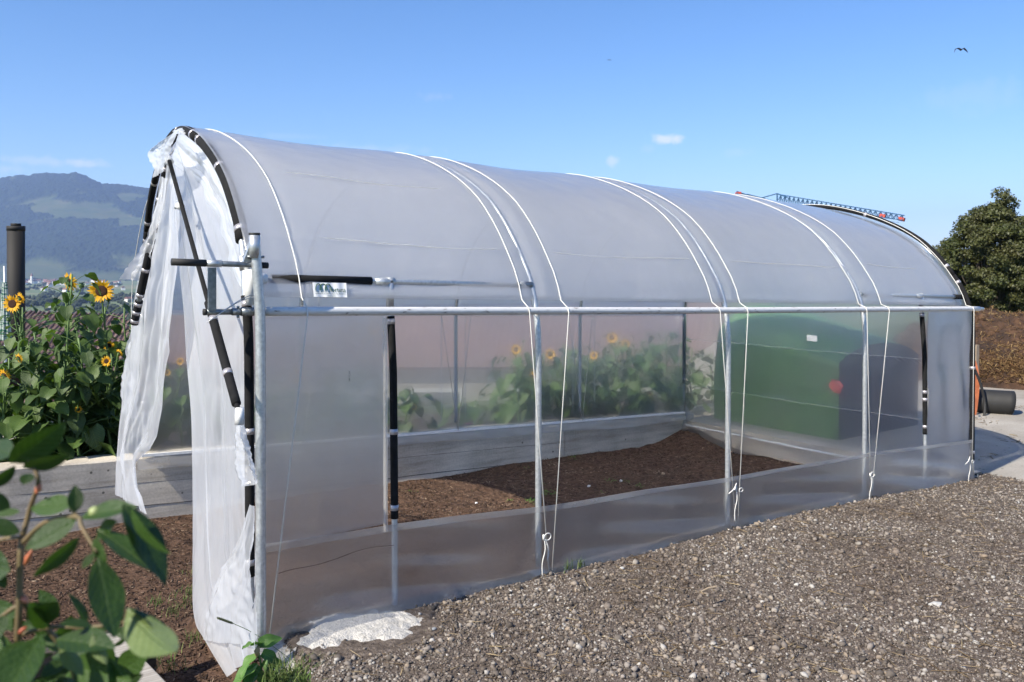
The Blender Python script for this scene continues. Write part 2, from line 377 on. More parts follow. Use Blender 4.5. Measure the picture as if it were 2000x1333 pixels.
# soil bed
xs = np.linspace(-3.2, 6.12, 330); ys = np.linspace(-2.4, W+.02, 200)
def z_soil(X, Y):
    z = -.30 - .018*np.clip(X,0,6) + .05*(fbm(X, Y, .7, 4, 21)-.5) + .03*(fbm(X, Y, .14, 3, 22)-.5)
    z = z + .10*np.clip(1-(Y-.1)/1.2, 0, 1)*(X > 0)
    z = z + .16*np.exp(-(((X-6.1)/.45)**2 + ((Y-3.1)/.5)**2)) + .05*np.exp(-(((X-4.2)/.9)**2 + ((Y-2.9)/.4)**2))
    z = np.where((X > -.1) & (Y < .03), z-.5*np.clip((X+.1)/.25,0,1)*np.clip((.03-Y)/.08,0,1), z)
    z = np.where(Y < 0, z + .04*np.clip((-Y), 0, 1), z)
    return z
o = heightfield('soil_bed', xs, ys, z_soil, M_soil); tag(o, 'dark brown mulched soil of the bed', kind='structure')
# concrete yard
def z_pad(X, Y): return SL*6.2 - .008 + .004*(fbm(X, Y, 1.5, 3, 31)-.5) - .01*np.clip(X-12,0,50) - 1.3*np.clip(Y-4.2-np.clip(X-9,0,30),0,5)
M_pad_o = heightfield('concrete_yard', np.concatenate([np.linspace(6.1,14,60), np.linspace(15,19,4)]), np.concatenate([np.linspace(-9,-1,12), np.linspace(-.9,4,40), np.linspace(5,30,10)]), z_pad, M_pad)
V = M_pad_o.data.vertices
for v in V:
    if v.co.x < 6.13: v.co.x += .12*noise.noise(Vector((v.co.y*2.3, 0, 4))) + .05*noise.noise(Vector((v.co.y*9, 0, 4)))
tag(M_pad_o, 'pale concrete yard beyond the greenhouse', kind='structure')

# garden wall at the back (top falls gently to the right)
wall = empty('concrete_wall', (2, W, -.5), 'long board marked grey concrete wall behind the soil bed', 'wall')
def wall_piece(x0, x1):
    b = MB(); n = 40
    for k in range(n+1):
        x = x0+(x1-x0)*k/n; zt = .165-.0425*x + (.004*noise.noise(Vector((x*5,0,0)))); 
        yo = W + .004*noise.noise(Vector((x*4, 3, 0)))
        b.V += [(x,yo,-.9),(x,yo-.001,zt-.012),(x,yo+.012,zt),(x,yo+.23,zt),(x,yo+.24,zt-.01),(x,yo+.24,-.9)]
    for k in range(n):
        for j in range(5): b.F.append((k*6+j, k*6+6+j, k*6+7+j, k*6+1+j))
    b.F += [(0,1,2,3,4,5), tuple(n*6+5-j for j in range(6))]
    return b
wall_piece(-6, 4.296).mk('wall_section', M_conc, wall); wall_piece(4.304, 6.2).mk('wall_section', M_conc, wall)
M_seam = simple('dark board seam', [(.3,(.05,.045,.04)),(.7,(.12,.11,.10))], 20, .95)
for zo, a_, b_ in ((.36, -6, 6.1), (.19, -6, 4.2)):
    MB().tube([Vector((x_, W-.001, .165-.0425*x_-zo+.008*noise.noise(Vector((x_*2, zo, 0))))) for x_ in np.linspace(a_, b_, 60)], .0035 if zo > .3 else .0016, 5).mk('board_seam', M_seam, wall)
endw = empty('end_wall', (6.1, 1.5, -.6), 'stained low concrete kerb wall under the far end of the greenhouse', 'wall')
b = MB(); b.grid(lambda u, v: [Vector((6.08, u*W, -.7)), Vector((6.08, u*W, -.17+.006*noise.noise(Vector((u*20,1,0))))), Vector((6.24, u*W, -.165+.006*noise.noise(Vector((u*20,7,0))))), Vector((6.24, u*W, -.7))][round(v*3)], 40, 3)
b.mk('wall_section', M_endwall, endw)

# ------------------------------------------------------------------ scattered stones, mulch
def in_view(P, mx=60):
    d = P - np.array(CAM); c = d@np.array(FV); x = 1000+F_PX*(d@np.array(RV))/c; y = ROW0 - F_PX*(d@np.array(UV))/c
    return (c > .3) & (x > -mx-150) & (x < 2000+mx+150) & (y < 1333+mx+150)
def rand_ground(n, x0, x1, y0, y1, zf, power=1.0, keep=None):
    X = rng.uniform(x0, x1, n*4); Y = rng.uniform(y0, y1, n*4)
    d = np.hypot(X-CAM.x, Y-CAM.y); p = np.clip((2.6/d)**power, 0, 1)
    k = rng.uniform(0, 1, n*4) < p; X, Y = X[k], Y[k]
    P = np.stack([X, Y, zf(X, Y)], -1); P = P[in_view(P)]
    if keep is not None: P = P[keep(P)]
    return P[:n]
def stone_zone(P): return (P[:,2] > z_site(P[:,0])-.2) & (P[:,1] < .0) & ~((P[:,0] < 1.0) & (P[:,1] > -.75) & (((P[:,0]-.42)/.34)**2 + ((P[:,1]+.18)/.26)**2 < 1) & (rng.uniform(0,1,len(P)) < .93))
P = rand_ground(34000, -.3, 6.4, -4, .0, z_gravel, .9, stone_zone); r = rng.lognormal(math.log(.0059), .46, len(P)); r = np.clip(r, .003, .022)
P[:,2] += r*.25
scatter('gravel_stones', P, np.stack([r, r*rng.uniform(.6,1,len(r)), r*rng.uniform(.45,.8,len(r))], -1), ICO_V, ICO_F, M_stone, label='loose mixed gravel stones lying over the yard', cat='gravel')
P = rand_ground(90000, -.3, 6.6, -4, .02, z_gravel, 1.1, stone_zone); r = np.clip(rng.lognormal(math.log(.0042), .35, len(P)), .0022, .01)
scatter('gravel_grit', P, np.stack([r*1.2, r*rng.uniform(.6,1,len(r)), r*.75], -1), OCT_V, OCT_F, M_grit, label='fine dark grit between the gravel stones', cat='grit')
P = rand_ground(1400, .2, 6.4, -3.5, -.02, z_gravel, .8, stone_zone); r = rng.uniform(.02,.055,len(P))
M_strawbit = island_mat('dry stalks', [(0,(.10,.065,.035)),(.5,(.22,.16,.09)),(1,(.45,.36,.22))])
P[:,2] += .006
scatter('straw_bits', P, np.stack([r, r*.035+.0006, r*.03+.0006], -1), CHIP_V, CHIP_F3, M_strawbit, flat=.4, label='dry straw stalks strewn over the gravel', cat='straw')
P = rand_ground(46000, -3.1, 6.05, -2.2, W-.02, z_soil, .9, lambda P: (P[:,1] > .02) | (P[:,0] < .0)); r = rng.uniform(.005,.02,len(P))
P[:,2] += .002
scatter('mulch_chips', P, np.stack([r, r*rng.uniform(.12,.4,len(r)), r*.16], -1), CHIP_V, CHIP_F3, M_chip, flat=1.0, label='shredded bark mulch over the soil bed', cat='mulch')
# a few singled out stones
def rock(name, px, py, size, col, label, shape=(1,.6,.35), rz=0.0):
    p = on_z(px, py, float(z_site(3))); p.z = float(z_gravel(np.array([p.x]), np.array([p.y]))[0])
    b = MB(); V = []
    for v in ICO_V: V.append(p + Matrix.Rotation(rz,3,'Z') @ Vector((v[0]*shape[0]*size*(1+.2*rnd.uniform(-1,1)), v[1]*shape[1]*size*(1+.2*rnd.uniform(-1,1)), v[2]*shape[2]*size+size*shape[2]*.4)))
    b.add(V, [tuple(f) for f in ICO_F]); o = b.mk(name, col, origin=p); md = o.modifiers.new('s','SUBSURF'); md.levels = md.render_levels = 1
    md.subdivision_type = 'SIMPLE' if shape[2] < .4 else 'CATMULL_CLARK'
    return tag(o, label, 'stone')
M_pale = simple('pale grey stone', [(.3,(.36,.35,.33)),(.7,(.5,.49,.46))], 20, .85); M_tan = simple('tan stone', [(.3,(.36,.29,.21)),(.7,(.48,.4,.3))], 20, .8)
M_blue = simple('blue grey pebble', [(.3,(.17,.18,.19)),(.7,(.26,.27,.28))], 20, .75)
rock('stone', 1827, 1180, .040, M_pale, 'large flat pale stone at the right of the gravel', (1,.5,.3), -.4)
rock('stone', 1866, 1191, .021, M_tan, 'small tan stone just right of the large flat pale stone', (1,.6,.4), .3)
rock('stone', 1468, 1273, .019, M_tan, 'rounded tan pebble low in the middle of the gravel', (1,.9,.6))
rock('stone', 848, 1248, .017, M_blue, 'blue grey pebble right of the white mortar', (1,.7,.55))
rock('stone', 880, 1268, .017, M_tan, 'tan pebble below the blue grey pebble', (1,.8,.5))
rock('stone', 1215, 1113, .022, M_pale, 'pitted pale stone near the second post', (1,.8,.5))
p = on_z(1385, 1155, 0.02)
b = MB(); b.tube([p+Vector((-.055,-.002,.012)), p+Vector((0,.002,.014)), p+Vector((.05,-.004,.012))], [.003,.006,.004], 7)
tag(b.mk('wood_splinter', M_post, origin=p), 'pale split wood splinter lying on the gravel', 'wood')
# white mortar heap at the near foot
def z_mort(X, Y):
    q = ((X-.40)/.36)**2 + ((Y+.15+.1*(X-.4))/.27)**2 + 1.3*(fbm(X,Y,.16,4,41)-.5)
    return z_site(X) - .028 + .050*np.clip(1-q, -.6, 1) + .02*(fbm(X,Y,.035,3,42)-.5)*(q > .25)+ .006*(fbm(X,Y,.02,2,43)-.5)
o = heightfield('mortar_heap', np.linspace(-.02,.95,150), np.linspace(-.62,.12,120), z_mort, M_white); tag(o, 'rough white mortar spilled round the near corner of the greenhouse', 'mortar')

# ------------------------------------------------------------------ the greenhouse
gh = empty('greenhouse', (0, 0, 0), 'arched polytunnel greenhouse of milky film on galvanised hoops', 'greenhouse')
def sleeve_on(path, a, b_, parent, r=.021, name='foam_sleeve'):
    """black foam sleeve over the part a..b (0..1) of a path"""
    n = len(path); i0 = int(a*(n-1)); i1 = max(i0+1, int(b_*(n-1)))
    t = MB(); t.tube(path[i0:i1+1], r, 12); return t.mk(name, M_foam, parent, True)
def path_at(path, t):
    f = t*(len(path)-1); i = min(int(f), len(path)-2); return path[i].lerp(path[i+1], f-i), (path[i+1]-path[i]).normalized()
def clip_on(path, t, parent, r=.0225, w=.022, m=None):
    p, d = path_at(path, t); q = MB(); q.tube([p-d*w/2, p+d*w/2], r, 12); return q.mk('clip', m or M_clip, parent, True)
def resample(P, k):
    L = [0]
    for i in range(len(P)-1): L.append(L[-1]+(P[i+1]-P[i]).length)
    out = []
    for j in range(k):
        s = L[-1]*j/(k-1); i = 0
        while i < len(L)-2 and L[i+1] < s: i += 1
        out.append(P[i].lerp(P[i+1], (s-L[i])/max(L[i+1]-L[i],1e-9)))
    return out
XS = [0, 1.5, 3, 4.5, 6.05]
for i, X in enumerate(XS):
    P = resample(hoop_pts(X, skew=.28 if i == 0 else 0), 120)
    if i == 4: P = resample(hoop_pts(X, off=.010), 120)
    if i in (0,):   # the near hoop's foam side post stands behind the thick galvanised pipe
        P = [p + Vector((-.034*min(1,max(0,(1.75-p.z)/.3))*(1 if p.y < 1 else 0), .012, 0)) for p in P]
    h = MB().tube(P, .0165, 12).mk('hoop', M_galv, gh, True)
    if i in (0, 4):
        for a, b_ in ((.035,.225),(.262,.42),(.425,.585),(.59,.74),(.745,.96)) if i == 0 else ((.02,.262),(.268,.55),(.555,.75),(.755,.97)):
            fr_r = .020 if (i == 4 or a < .1) else (.0295 if a < .58 else .022)
            s = sleeve_on(P, a, b_, h, fr_r)
            for tt in (a+.008, (a+b_)/2+rnd.uniform(-.01,.01), b_-.012): clip_on(P, tt, s, fr_r+.0008, .026)
    b = MB(); b.box((X, 0, float(z_site(X))+.008), (.09, .07, .008)); b.tube([(X+.05, -.035, float(z_site(X))), (X+.05, -.035, float(z_site(X))+.03)], .007, 8)
    if i: b.mk('base_plate', M_galvdark, gh)
    if i in (2, 3, 4, 1):
        b = MB(); z0 = .165-.0425*X; b.box((X, W+.05, z0+.005), (.1,.1,.008)); b.mk('base_plate', M_galv, gh)
# rail (rolled-up side runs on it)
P = [Vector((-.02+6.12*k/40, -.032, rail_z(-.02+6.12*k/40))) for k in range(41)]
rail = MB().tube(P, .0195, 14).mk('rail', M_rail, gh, True)
MB().tube([Vector((6.08,-.032,rail_z(6.08))), Vector((6.17,-.032,rail_z(6.17)))], .013, 10).mk('rail_end', M_galv, rail, True)
# crank at the near end
pA = on_y(400, 610, -.032); pB = Vector((-.03, -.032, rail_z(0)))
crank = MB().tube([pA, pA.lerp(pB,.55)], .0125, 12).tube([pA.lerp(pB,.55), pA.lerp(pB,.75)], .0155, 12).tube([pA.lerp(pB,.74), pB], .0185, 12).mk('crank_shaft', M_galvdark, gh, True)
MB().tube([pA-Vector((.006,0,0)), pA+Vector((.006,0,0))], .0135, 12).mk('end_cap', M_rubber, crank, True)
m0 = pA.lerp(pB,.68)
for k in (-1, 1): MB().tube([m0+Vector((0,0,.014*k)), m0+Vector((0,0,.024*k))], .006, 8).mk('bolt', M_galvdark, crank, True)
q0 = on_y(335, 512, -.06); q1 = on_y(523, 519, -.06)
hb = MB().tube([q0.lerp(q1,.3), q1], .0118, 12).mk('crank_handle', M_galvdark, gh, True)
MB().tube([q0, q0.lerp(q1,.34)], .0145, 14).mk('grip', M_rubber, hb, True)
MB().tube([q0.lerp(q1,.35), q0.lerp(q1,.5)], .0145, 12).mk('sleeve', M_galv, hb, True)
MB().tube([q1-(q1-q0).normalized()*.03, q1], .0135, 12).mk('end_cap', M_rubber, hb, True)
v0 = on_y(414, 517, -.055); v1 = on_y(414, 607, -.045)
MB().beam(v0-Vector((0,0,.012)), v1, .03, .018, up=Vector((0,1,0))).mk('crank_arm', M_galvdark, gh)
# thick galvanised pole at the near corner
pp = [on_y(497, 462, -.075), on_y(503, 540, -.075), on_y(508, 620, -.075), on_y(509, 760, -.075), on_y(509, 1000, -.075), on_y(510, 1262, -.075)]
pole = MB().tube(smooth_path(pp, 6), .0215, 14).mk('crank_pole', M_galv, gh, True)
MB().tube([pp[0]+Vector((0,0,-.09)), pp[0]+Vector((0,0,.005))], .0235, 14).mk('collar', M_galv, pole, True)
MB().tube([pp[0]+Vector((0,0,.004)), pp[0]+Vector((0,0,.014))], .0235, 14).mk('end_cap', M_rubber, pole, True)
MB().tube([pp[0]+Vector((-.03,0,-.085)), pp[0]+Vector((.04,0,-.085))], .0055, 8).mk('bolt', M_galvdark, pole, True)
# hinged clamp between pole and hoop
c0 = on_y(478, 520, -.04); c1 = on_y(494, 478, -.06)
cl = MB().beam(c0, c1, .03, .022, up=Vector((0,1,0))).mk('clamp', M_galv, gh)
for f in (.1,.4,.7,.95):
    q = c0.lerp(c1, f); MB().tube([q+Vector((0,-.026,0)), q+Vector((0,.02,0))], .008, 8).mk('bolt', M_galvdark, cl, True)
MB().tube([on_y(478, 528, .05), on_y(473, 500, .06)], .02, 12).mk('joint', M_galv, gh, True)
# white taped T joint on the near hoop
q = on_y(490, 545, .02)
b = MB(); b.tube([q+Vector((0,0,.04)), q-Vector((0,0,.01)), q-Vector((0,0,.11))], [.024,.03,.023], 12); b.tube([q, q+Vector((.07,.02,.0))], .022, 12); b.mk('tee_joint', M_whitetape, gh, True)
# wire tie
w0 = on_y(495, 572, -.02); w1 = on_y(463, 590, -.04); w2 = on_y(405, 630, -.06)
MB().tube(smooth_path([w0+Vector((.02,0,0)), w0+Vector((.0,-.03,.0)), w1, w2], 5), .0018, 6).tube(smooth_path([w0+Vector((.02,0,-.01)), w0+Vector((.0,-.034,-.014)), w1+Vector((0,0,-.004)), w2], 5), .0016, 6).mk('wire_tie', M_galv, gh, True)
# inner brace and door posts
def brace(Xa, Xb, Xp, za, flip):
    pa = Vector((Xa, .060, za)); pb = Vector((Xb, .060, za + SL*(Xb-Xa)))
    br = MB().tube([pa, pb], .0135, 12).mk('brace_pipe', M_galv, gh, True)
    xt = lambda x: pa.lerp(pb, (x-Xa)/(Xb-Xa))
    MB().tube([xt(Xb-.09 if not flip else Xa+.02), xt(Xb if not flip else Xa+.09)], .019, 10).mk('collar', M_galvdark, br, True)
    t = xt(Xp)
    MB().tube([t-Vector((.08,0,0)), t+Vector((.02,0,0))], .0185, 12).tube([t+Vector((0,0,.02)), t-Vector((0,0,.12))], .0185, 12).mk('tee_joint', M_galv, br, True)
    s0, s1 = (Xa+.06, Xp-.10) if not flip else (Xb-.12, Xb)
    MB().tube([xt(s0), xt(s1)], .0205, 12).mk('foam_sleeve', M_foam, br, True)
    zt = skirt_top(Xp); zb = float(z_site(Xp))
    P = resample([t, Vector((Xp,.055,t.z-.15)), Vector((Xp,.03,zt+.7)), Vector((Xp,.02,zt)), Vector((Xp,.02,zb-.08))], 60)
    po = MB().tube(P, .0145, 12).mk('door_post', M_galv, gh, True)
    L = (P[0]-P[-1]).length
    ta = (t.z-rail_z(Xp)+.04)/L; tb = (t.z-(zt+(.01 if not flip else .05)))/L
    sl = sleeve_on(P, ta, tb, po, .0185)
    for f in ((0,.012),(.55,.012),(.93,.012)) if not flip else ((0,.01),(.62,.01),(.68,.01),(.9,.01)): clip_on(P, ta+(tb-ta)*f[0]+.008, sl, .0200, .026)
brace(.02, 1.5, .660, 1.512, False)
brace(4.5, 6.0, 5.37, 1.50+SL*4.4, True)

# films -------------------------------------------------------------------------
ROOF = resample(hoop_pts(0, off=.022, zmin=1.40, zmin_back=1.2), 97)
def roof_pt(u, v):
    X = -.015 + 6.025*u; p = ROOF[round(v*96)]
    k = (X % 1.5)/1.5; s = p.y/W
    sag = .020*math.sin(math.pi*k)**2
    cz = (.8 if p.z > 1.45 else .3)
    # pinches along the lashing cords
    pin = 0
    for cx_ in CORDX:
        d = X-cx_; pin += .010*math.exp(-(d/.035)**2)
    wr = .006*noise.noise(Vector((X*1.3, s*9, 1))) + .003*noise.noise(Vector((X*8, s*30, 2)))
    # long creases running along the tunnel
    cr = .008*math.exp(-((p.z-1.69-.02*math.sin(X*2))/.006)**2)*(p.y < 1) + .003*math.exp(-((p.z-1.92+.01*X)/.008)**2)*(p.y < 1)*(X > 2.8)
    hug = min(abs(X-h_) for h_ in XS[1:4]); off = -(sag + pin)*cz - .0150*max(0,1-hug/.06)**.7 + wr*min(1,hug/.08)*min(1, 4*abs(math.sin(math.pi*k))+.2) + cr
    off -= .045*max(0,(X-5.25)/.75)**1.5 if X > 5.25 else 0
    for cx_ in CORDX: off += .0035*math.sin(s*150+cx_*9)*math.exp(-((X-cx_)/.11)**2)*(.4+.6*noise.noise(Vector((s*8, cx_, 5))))
    off += .004*abs(noise.noise(Vector((X*2.2+s*9, s*5-X*1.3, 8))))
    ny = -math.cos(min(max((p.z-1.35),0)/1.02,1)*math.pi/2)*(1 if p.y < W/2 else -1); nz = math.sin(min(max((p.z-1.35),0)/1.02,1)*math.pi/2)
    return Vector((X + (.28*s**1.5)*max(0,1-X/.9), p.y+ny*off, p.z+nz*off + SL*X))
CORDX = [.20, 1.40, 1.66, 2.86, 3.12, 4.43, 4.72, 5.97]
slab(MB().grid(roof_pt, 290, 96).mk('roof_film', M_roof, gh, True))
for a_, b_, zc, seed_ in ((.35,1.36,1.70,1),(1.72,2.82,1.69,2),(3.18,4.38,1.70,3),(4.8,5.55,1.72,4),(.3,1.2,2.02,5)):
    j_ = min(range(40), key=lambda q_: abs(ROOF[q_].z-zc))
    MB().tube([roof_pt((x_+.015)/6.025, (j_)/96)+Vector((0,-.003,.003+.02*noise.noise(Vector((x_*1.2,seed_,0))))) for x_ in np.linspace(a_, b_, 24)], [.0006]+[.0022]*22+[.0006], 5).mk('fold_line', M_strip, gh)
# side panel, near
def ripple(a, b, amp, s): return amp*noise.noise(Vector((a, b, s)))
slab(MB().grid(lambda u, v: Vector((.02+.582*u+.004*math.sin(v*9), -.008+ripple(u*2, v*4, .012, 3)+ripple(u*9, v*3, .004, 5), (skirt_top(.3)-.01)+(rail_z(.3)-skirt_top(.3))*v)), 30, 40).mk('side_film', M_side, gh, True))
slab(MB().grid(lambda u, v: Vector((5.36+.66*u, -.006+ripple(u*3, v*4, .02, 7)+.006*math.sin(u*14+v*3), (skirt_top(5.7)-.03)+(rail_z(5.7)-skirt_top(5.7)+.02)*v)), 36, 44).mk('side_film', M_side, gh, True))
# near edge of the side panel, a doubled strip wrapped round the post
MB().grid(lambda u, v: Vector((.582+.022*u, -.018-.010*math.sin(u*3.1)+ripple(u, v*5, .006, 9), skirt_top(.6)-.03+(rail_z(.6)-skirt_top(.6))*v)), 6, 30).mk('film_edge', M_strip, gh, True)
# skirt
def skirt_pt(u, v):
    X = -.01+6.03*u; zt = skirt_top(X); zb = float(z_site(X))-.012
    if X < .3: zb -= .09*(1-X/.3)
    k = (X % 1.5)/1.5
    y = -.028 - .045*(1-v)**2.2*(.55+.45*math.sin(math.pi*k)**2) + .012*math.sin(math.pi*k)*math.sin(v*3) + ripple(X*1.5, v*2, .014, 11) + .006*math.sin((v*3+X*1.1)*5)*math.sin(math.pi*k)
    return Vector((X, y, zb+(zt-zb)*v))
slab(MB().grid(skirt_pt, 200, 24).mk('skirt_film', M_skirt, gh, True))
MB().grid(lambda u, v: skirt_pt(u, .925+.075*v)+Vector((0,-.0045,0)), 200, 2).mk('skirt_hem', M_hem, gh, True)
# torn line in the near skirt
tp = [skirt_pt(u/6.03, .70+.13*u*.9+.02*math.sin(u*16)) + Vector((0,-.006,0)) for u in np.linspace(.08,.64,18)]
MB().tube(tp, .0012, 5).mk('torn_edge', simple('dry dirt', [(.3,(.05,.03,.02)),(.7,(.09,.05,.03))], 9), gh)
# lower strip of film below the back film, hanging over the wall face
def back_pt(u, v):
    X = .28*max(0,1-u*6)+6.0*u; X = .25+5.79*u; z0 = .165-.0425*X
    return Vector((X, W-.025+ripple(X*2, v*3, .012, 13)+(.012 if v < .1 else 0), z0+(1.235+SL*X-z0)*v))
def hem_pt(u, v):
    X = .22+5.80*u; z0 = .165-.0425*X
    L = .085+.03*noise.noise(Vector((X*.9,0,5)))
    return Vector((X, W-.03-.02*math.sin(v*1.6)+ripple(X*6, v*2, .008, 15), z0+.012-L*v))
MB().grid(hem_pt, 140, 6).mk('back_film_hem', M_strip, gh, True)
# replace lower part of roof film at the back by a frosted slab
slab(MB().grid(back_pt, 120, 24).mk('back_film', M_back, gh, True))
MB().beam((.25, W-.028, .165-.0425*.25+.02), (6.02, W-.028, .165-.0425*6.02+.02), .02, .02).mk('back_batten', M_whitetape, gh)
# far end film
farP = hoop_pts(6.0, off=.0, zmin=-.1, zmin_back=-.1)
def far_prof(s): 
    a = [p for p in HALF if p.z > 1.0]; ss = min(s, W-s); return interp(ss, [p.y for p in a], [p.z for p in a]) + SL*6 - .01
def far_pt(u, v):
    s = .01 + (W-.02)*u; zt = far_prof(s) if s > .02 else 1.2; zb = -.36-.04*math.sin(u*9)-.05*(1-u)
    z = zb+(zt-zb)*v
    crease = .01*math.exp(-((z-.22-.02*u)/.01)**2) + .012*math.exp(-((z-.75-.0*u)/.008)**2)
    return Vector((6.035 - .09*max(0, (-.12-z))/.25 + ripple(u*4, v*5, .03, 17) - crease, s, z))
slab(MB().grid(far_pt, 60, 110).mk('end_film', M_end, gh, True))
b = MB(); b.beam((6.015, .9, -.215), (6.015, W-.05, -.205), .014, .014); b.mk('end_batten', M_whitetape, gh)
for z_, nm in ((.235,'fold_line'),(.76,'fold_line')):
    MB().tube([Vector((6.02-.005, s, z_+.004*math.sin(s*3))) for s in np.linspace(.05, W-.05, 20)], .0022, 5).mk(nm, M_strip, gh)
q = on_x(1586, 661, 6.0); MB().grid(lambda u, v: q + Vector((0, (.5-u)*.115, (v-.5)*.058)), 2, 2).mk('paper_label', M_whitetape, gh)
# sticker on the roof film: white print with green lettering
M_green = simple('green print', [(.3,(.008,.07,.03)),(.7,(.012,.09,.04))], 30)
M_stick = simple('white sticker', [(.3,(.72,.72,.72)),(.7,(.8,.8,.8))], 6, .45, bstr=.1)
def roof_y(z, X):   # y of the film at a height, front side
    h = z - SL*X; return interp(h, [p.z for p in ROOF[:50]], [p.y for p in ROOF[:50]])
def roof_at(px, py):
    y = .03
    for _ in range(6):
        p = on_y(px, py, y); y = roof_y(p.z, p.x)
    return p
sa, sb_, sc_, sd_ = roof_at(609,553), roof_at(675,554), roof_at(677,582), roof_at(612,581)
def stick(u, v, o=.006): 
    p = sd_.lerp(sc_, u).lerp(sa.lerp(sb_, u), v); return p + Vector((0, -o-.002*math.sin(u*19), .002))
stk = MB().grid(lambda u, v: stick(u, v), 24, 6).mk('sticker', M_stick, gh, True)
def text_on(txt, u, v, h, parent, dim):
    """lettering as flat mesh laid on the sticker"""
    cu = bpy.data.curves.new('t', 'FONT'); cu.body = txt; cu.size = 1; cu.resolution_u = 2
    to = bpy.data.objects.new('t', cu); COL.objects.link(to); dg = bpy.context.evaluated_depsgraph_get()
    me = to.evaluated_get(dg).to_mesh(); V = [tuple(x.co) for x in me.vertices]; Fc = [tuple(p.vertices) for p in me.polygons]
    to.evaluated_get(dg).to_mesh_clear(); bpy.data.objects.remove(to); bpy.data.curves.remove(cu)
    wmax = max(x[0] for x in V); U = (sb_-sa).normalized(); Vv = (sa-sd_).normalized(); 
    Wd = (sb_-sa).length; Hd = (sa-sd_).length
    out = [stick(u + dim*x/wmax, v + y*h, .009) for x, y, _ in V]
    b = MB(); b.add(out, Fc); return b.mk('lettering', M_green, parent)
text_on('hortuna', .47, .36, .50, stk, .49)
text_on('urban gardening', .04, .34, .13, stk, .44)
text_on('Folientunnel & Systemlösungen für den Garten', .04, .2, .12, stk, .92)
text_on('www.hortuna.ch', .38, .05, .13, stk, .26)
b = MB()
for k in range(3):
    u0 = .06+.14*k; b.tube([stick(u0+.1*(1-math.cos(a)), .46+.46*math.sin(a), .009) for a in np.linspace(0, math.pi, 14)], .0019, 5)
b.mk('arch_logo', M_green, stk)
# stamp on the side panel
def stamp(txt, px, py, hgt, turn=True):
    cu = bpy.data.curves.new('t', 'FONT'); cu.body = txt; cu.size = hgt; cu.resolution_u = 2
    to = bpy.data.objects.new('t', cu); COL.objects.link(to); dg = bpy.context.evaluated_depsgraph_get()
    me = to.evaluated_get(dg).to_mesh(); V = [tuple(x.co) for x in me.vertices]; Fc = [tuple(p.vertices) for p in me.polygons]
    to.evaluated_get(dg).to_mesh_clear(); bpy.data.objects.remove(to); bpy.data.curves.remove(cu)
    c = on_y(px, py, -.03); b = MB(); b.add([c + Vector((-y, 0, x)) for x, y, _ in V], Fc)
    return b.mk('stamp', M_foam, gh)
stamp('500 T2 AC', 684, 745, .0105)

# gable curtains and valance ---------------------------------------------------
def sheet(name, L, R, nfold, amp, seed, m, nu=48, nv=70, X0=-.02, gather=None, smooth_k=5, xoff=None, edge=False):
    """hanging film between two edges; L, R lists of (px, py) read on the gable plane"""
    Lp = [on_x(x, y, X0 + (xoff(y) if xoff else 0)) for x, y in L]; Rp = [on_x(x, y, X0 + (xoff(y) if xoff else 0)) for x, y in R]
    Lp = resample(smooth_path(Lp, 5), nv+1); Rp = resample(smooth_path(Rp, 5), nv+1)
    def fn(u, v):
        j = round(v*nv); p = Lp[j].lerp(Rp[j], u); wd = (Rp[j]-Lp[j]).length
        ph = nfold*2*math.pi*(u + .05*math.sin(v*4+seed)) + seed
        a = amp*min(1, v*3+.25)*(.5+.5*min(1, wd/.3))
        f = .8*math.sin(ph)+1.6*noise.noise(Vector((u*3, v*1.6, seed)))
        for q_ in range(5):     # long straight creases
            uu = u + (q_-2)*.05*math.sin(q_*5+seed)*(v*2-1) - (.12+.19*q_); f += (.9 if q_ % 2 else -.7)*max(0, 1-abs(uu)/.035)*(.5+.5*math.sin(v*5+q_*2+seed))
        cr = .8*abs(noise.noise(Vector((u*5+v*4, v*9-u*4, seed+4)))) + .35*abs(noise.noise(Vector((u*13-v*9, v*5+u*9, seed+6))))
        a *= (math.sin(math.pi*min(max(u,.02),.98))**.5 if edge else 1)
        return p + Vector((-(f*a) - cr*a*1.4, .35*a*math.cos(ph), .012*noise.noise(Vector((u*6,v*6,seed+9)))*amp*20*.3))
    o = MB().grid(fn, nu, nv).mk(name, m, gh, True); return o
sheet('door_curtain', [(326,322),(312,400),(292,480),(272,560),(262,640),(250,720),(238,800),(231,880),(230,965)], [(338,330),(343,420),(347,500),(338,600),(328,700),(319,800),(303,868),(270,912),(293,1003)], 2.4, .02, 1.3, M_curtain, 90, 120, -.06)
sheet('door_curtain', [(334,318),(342,420),(350,520),(360,620),(364,700),(373,800),(377,900),(378,1050),(380,1195),(400,1245),(446,1322)], [(356,262),(398,292),(430,342),(462,420),(483,500),(492,600),(493,700),(496,850),(499,1000),(502,1130),(504,1268)], 3, .015, 2.1, M_curtain, 110, 150, .045, edge=True, xoff=lambda y: -.17*max(0,(y-1050)/270)**1.2)
sheet('curtain_fold', [(466,812),(462,850),(463,900),(466,925),(478,950)], [(470,812),(482,850),(492,880),(508,935),(506,945)], 1.5, .02, 4.2, M_curtain, 24, 30, -.12)
sheet('curtain_fold', [(487,985),(462,1060),(430,1120),(405,1200),(395,1250)], [(497,990),(497,1060),(497,1120),(500,1200),(502,1262)], 1.2, .014, 5.2, M_curtain, 30, 40, -.10)
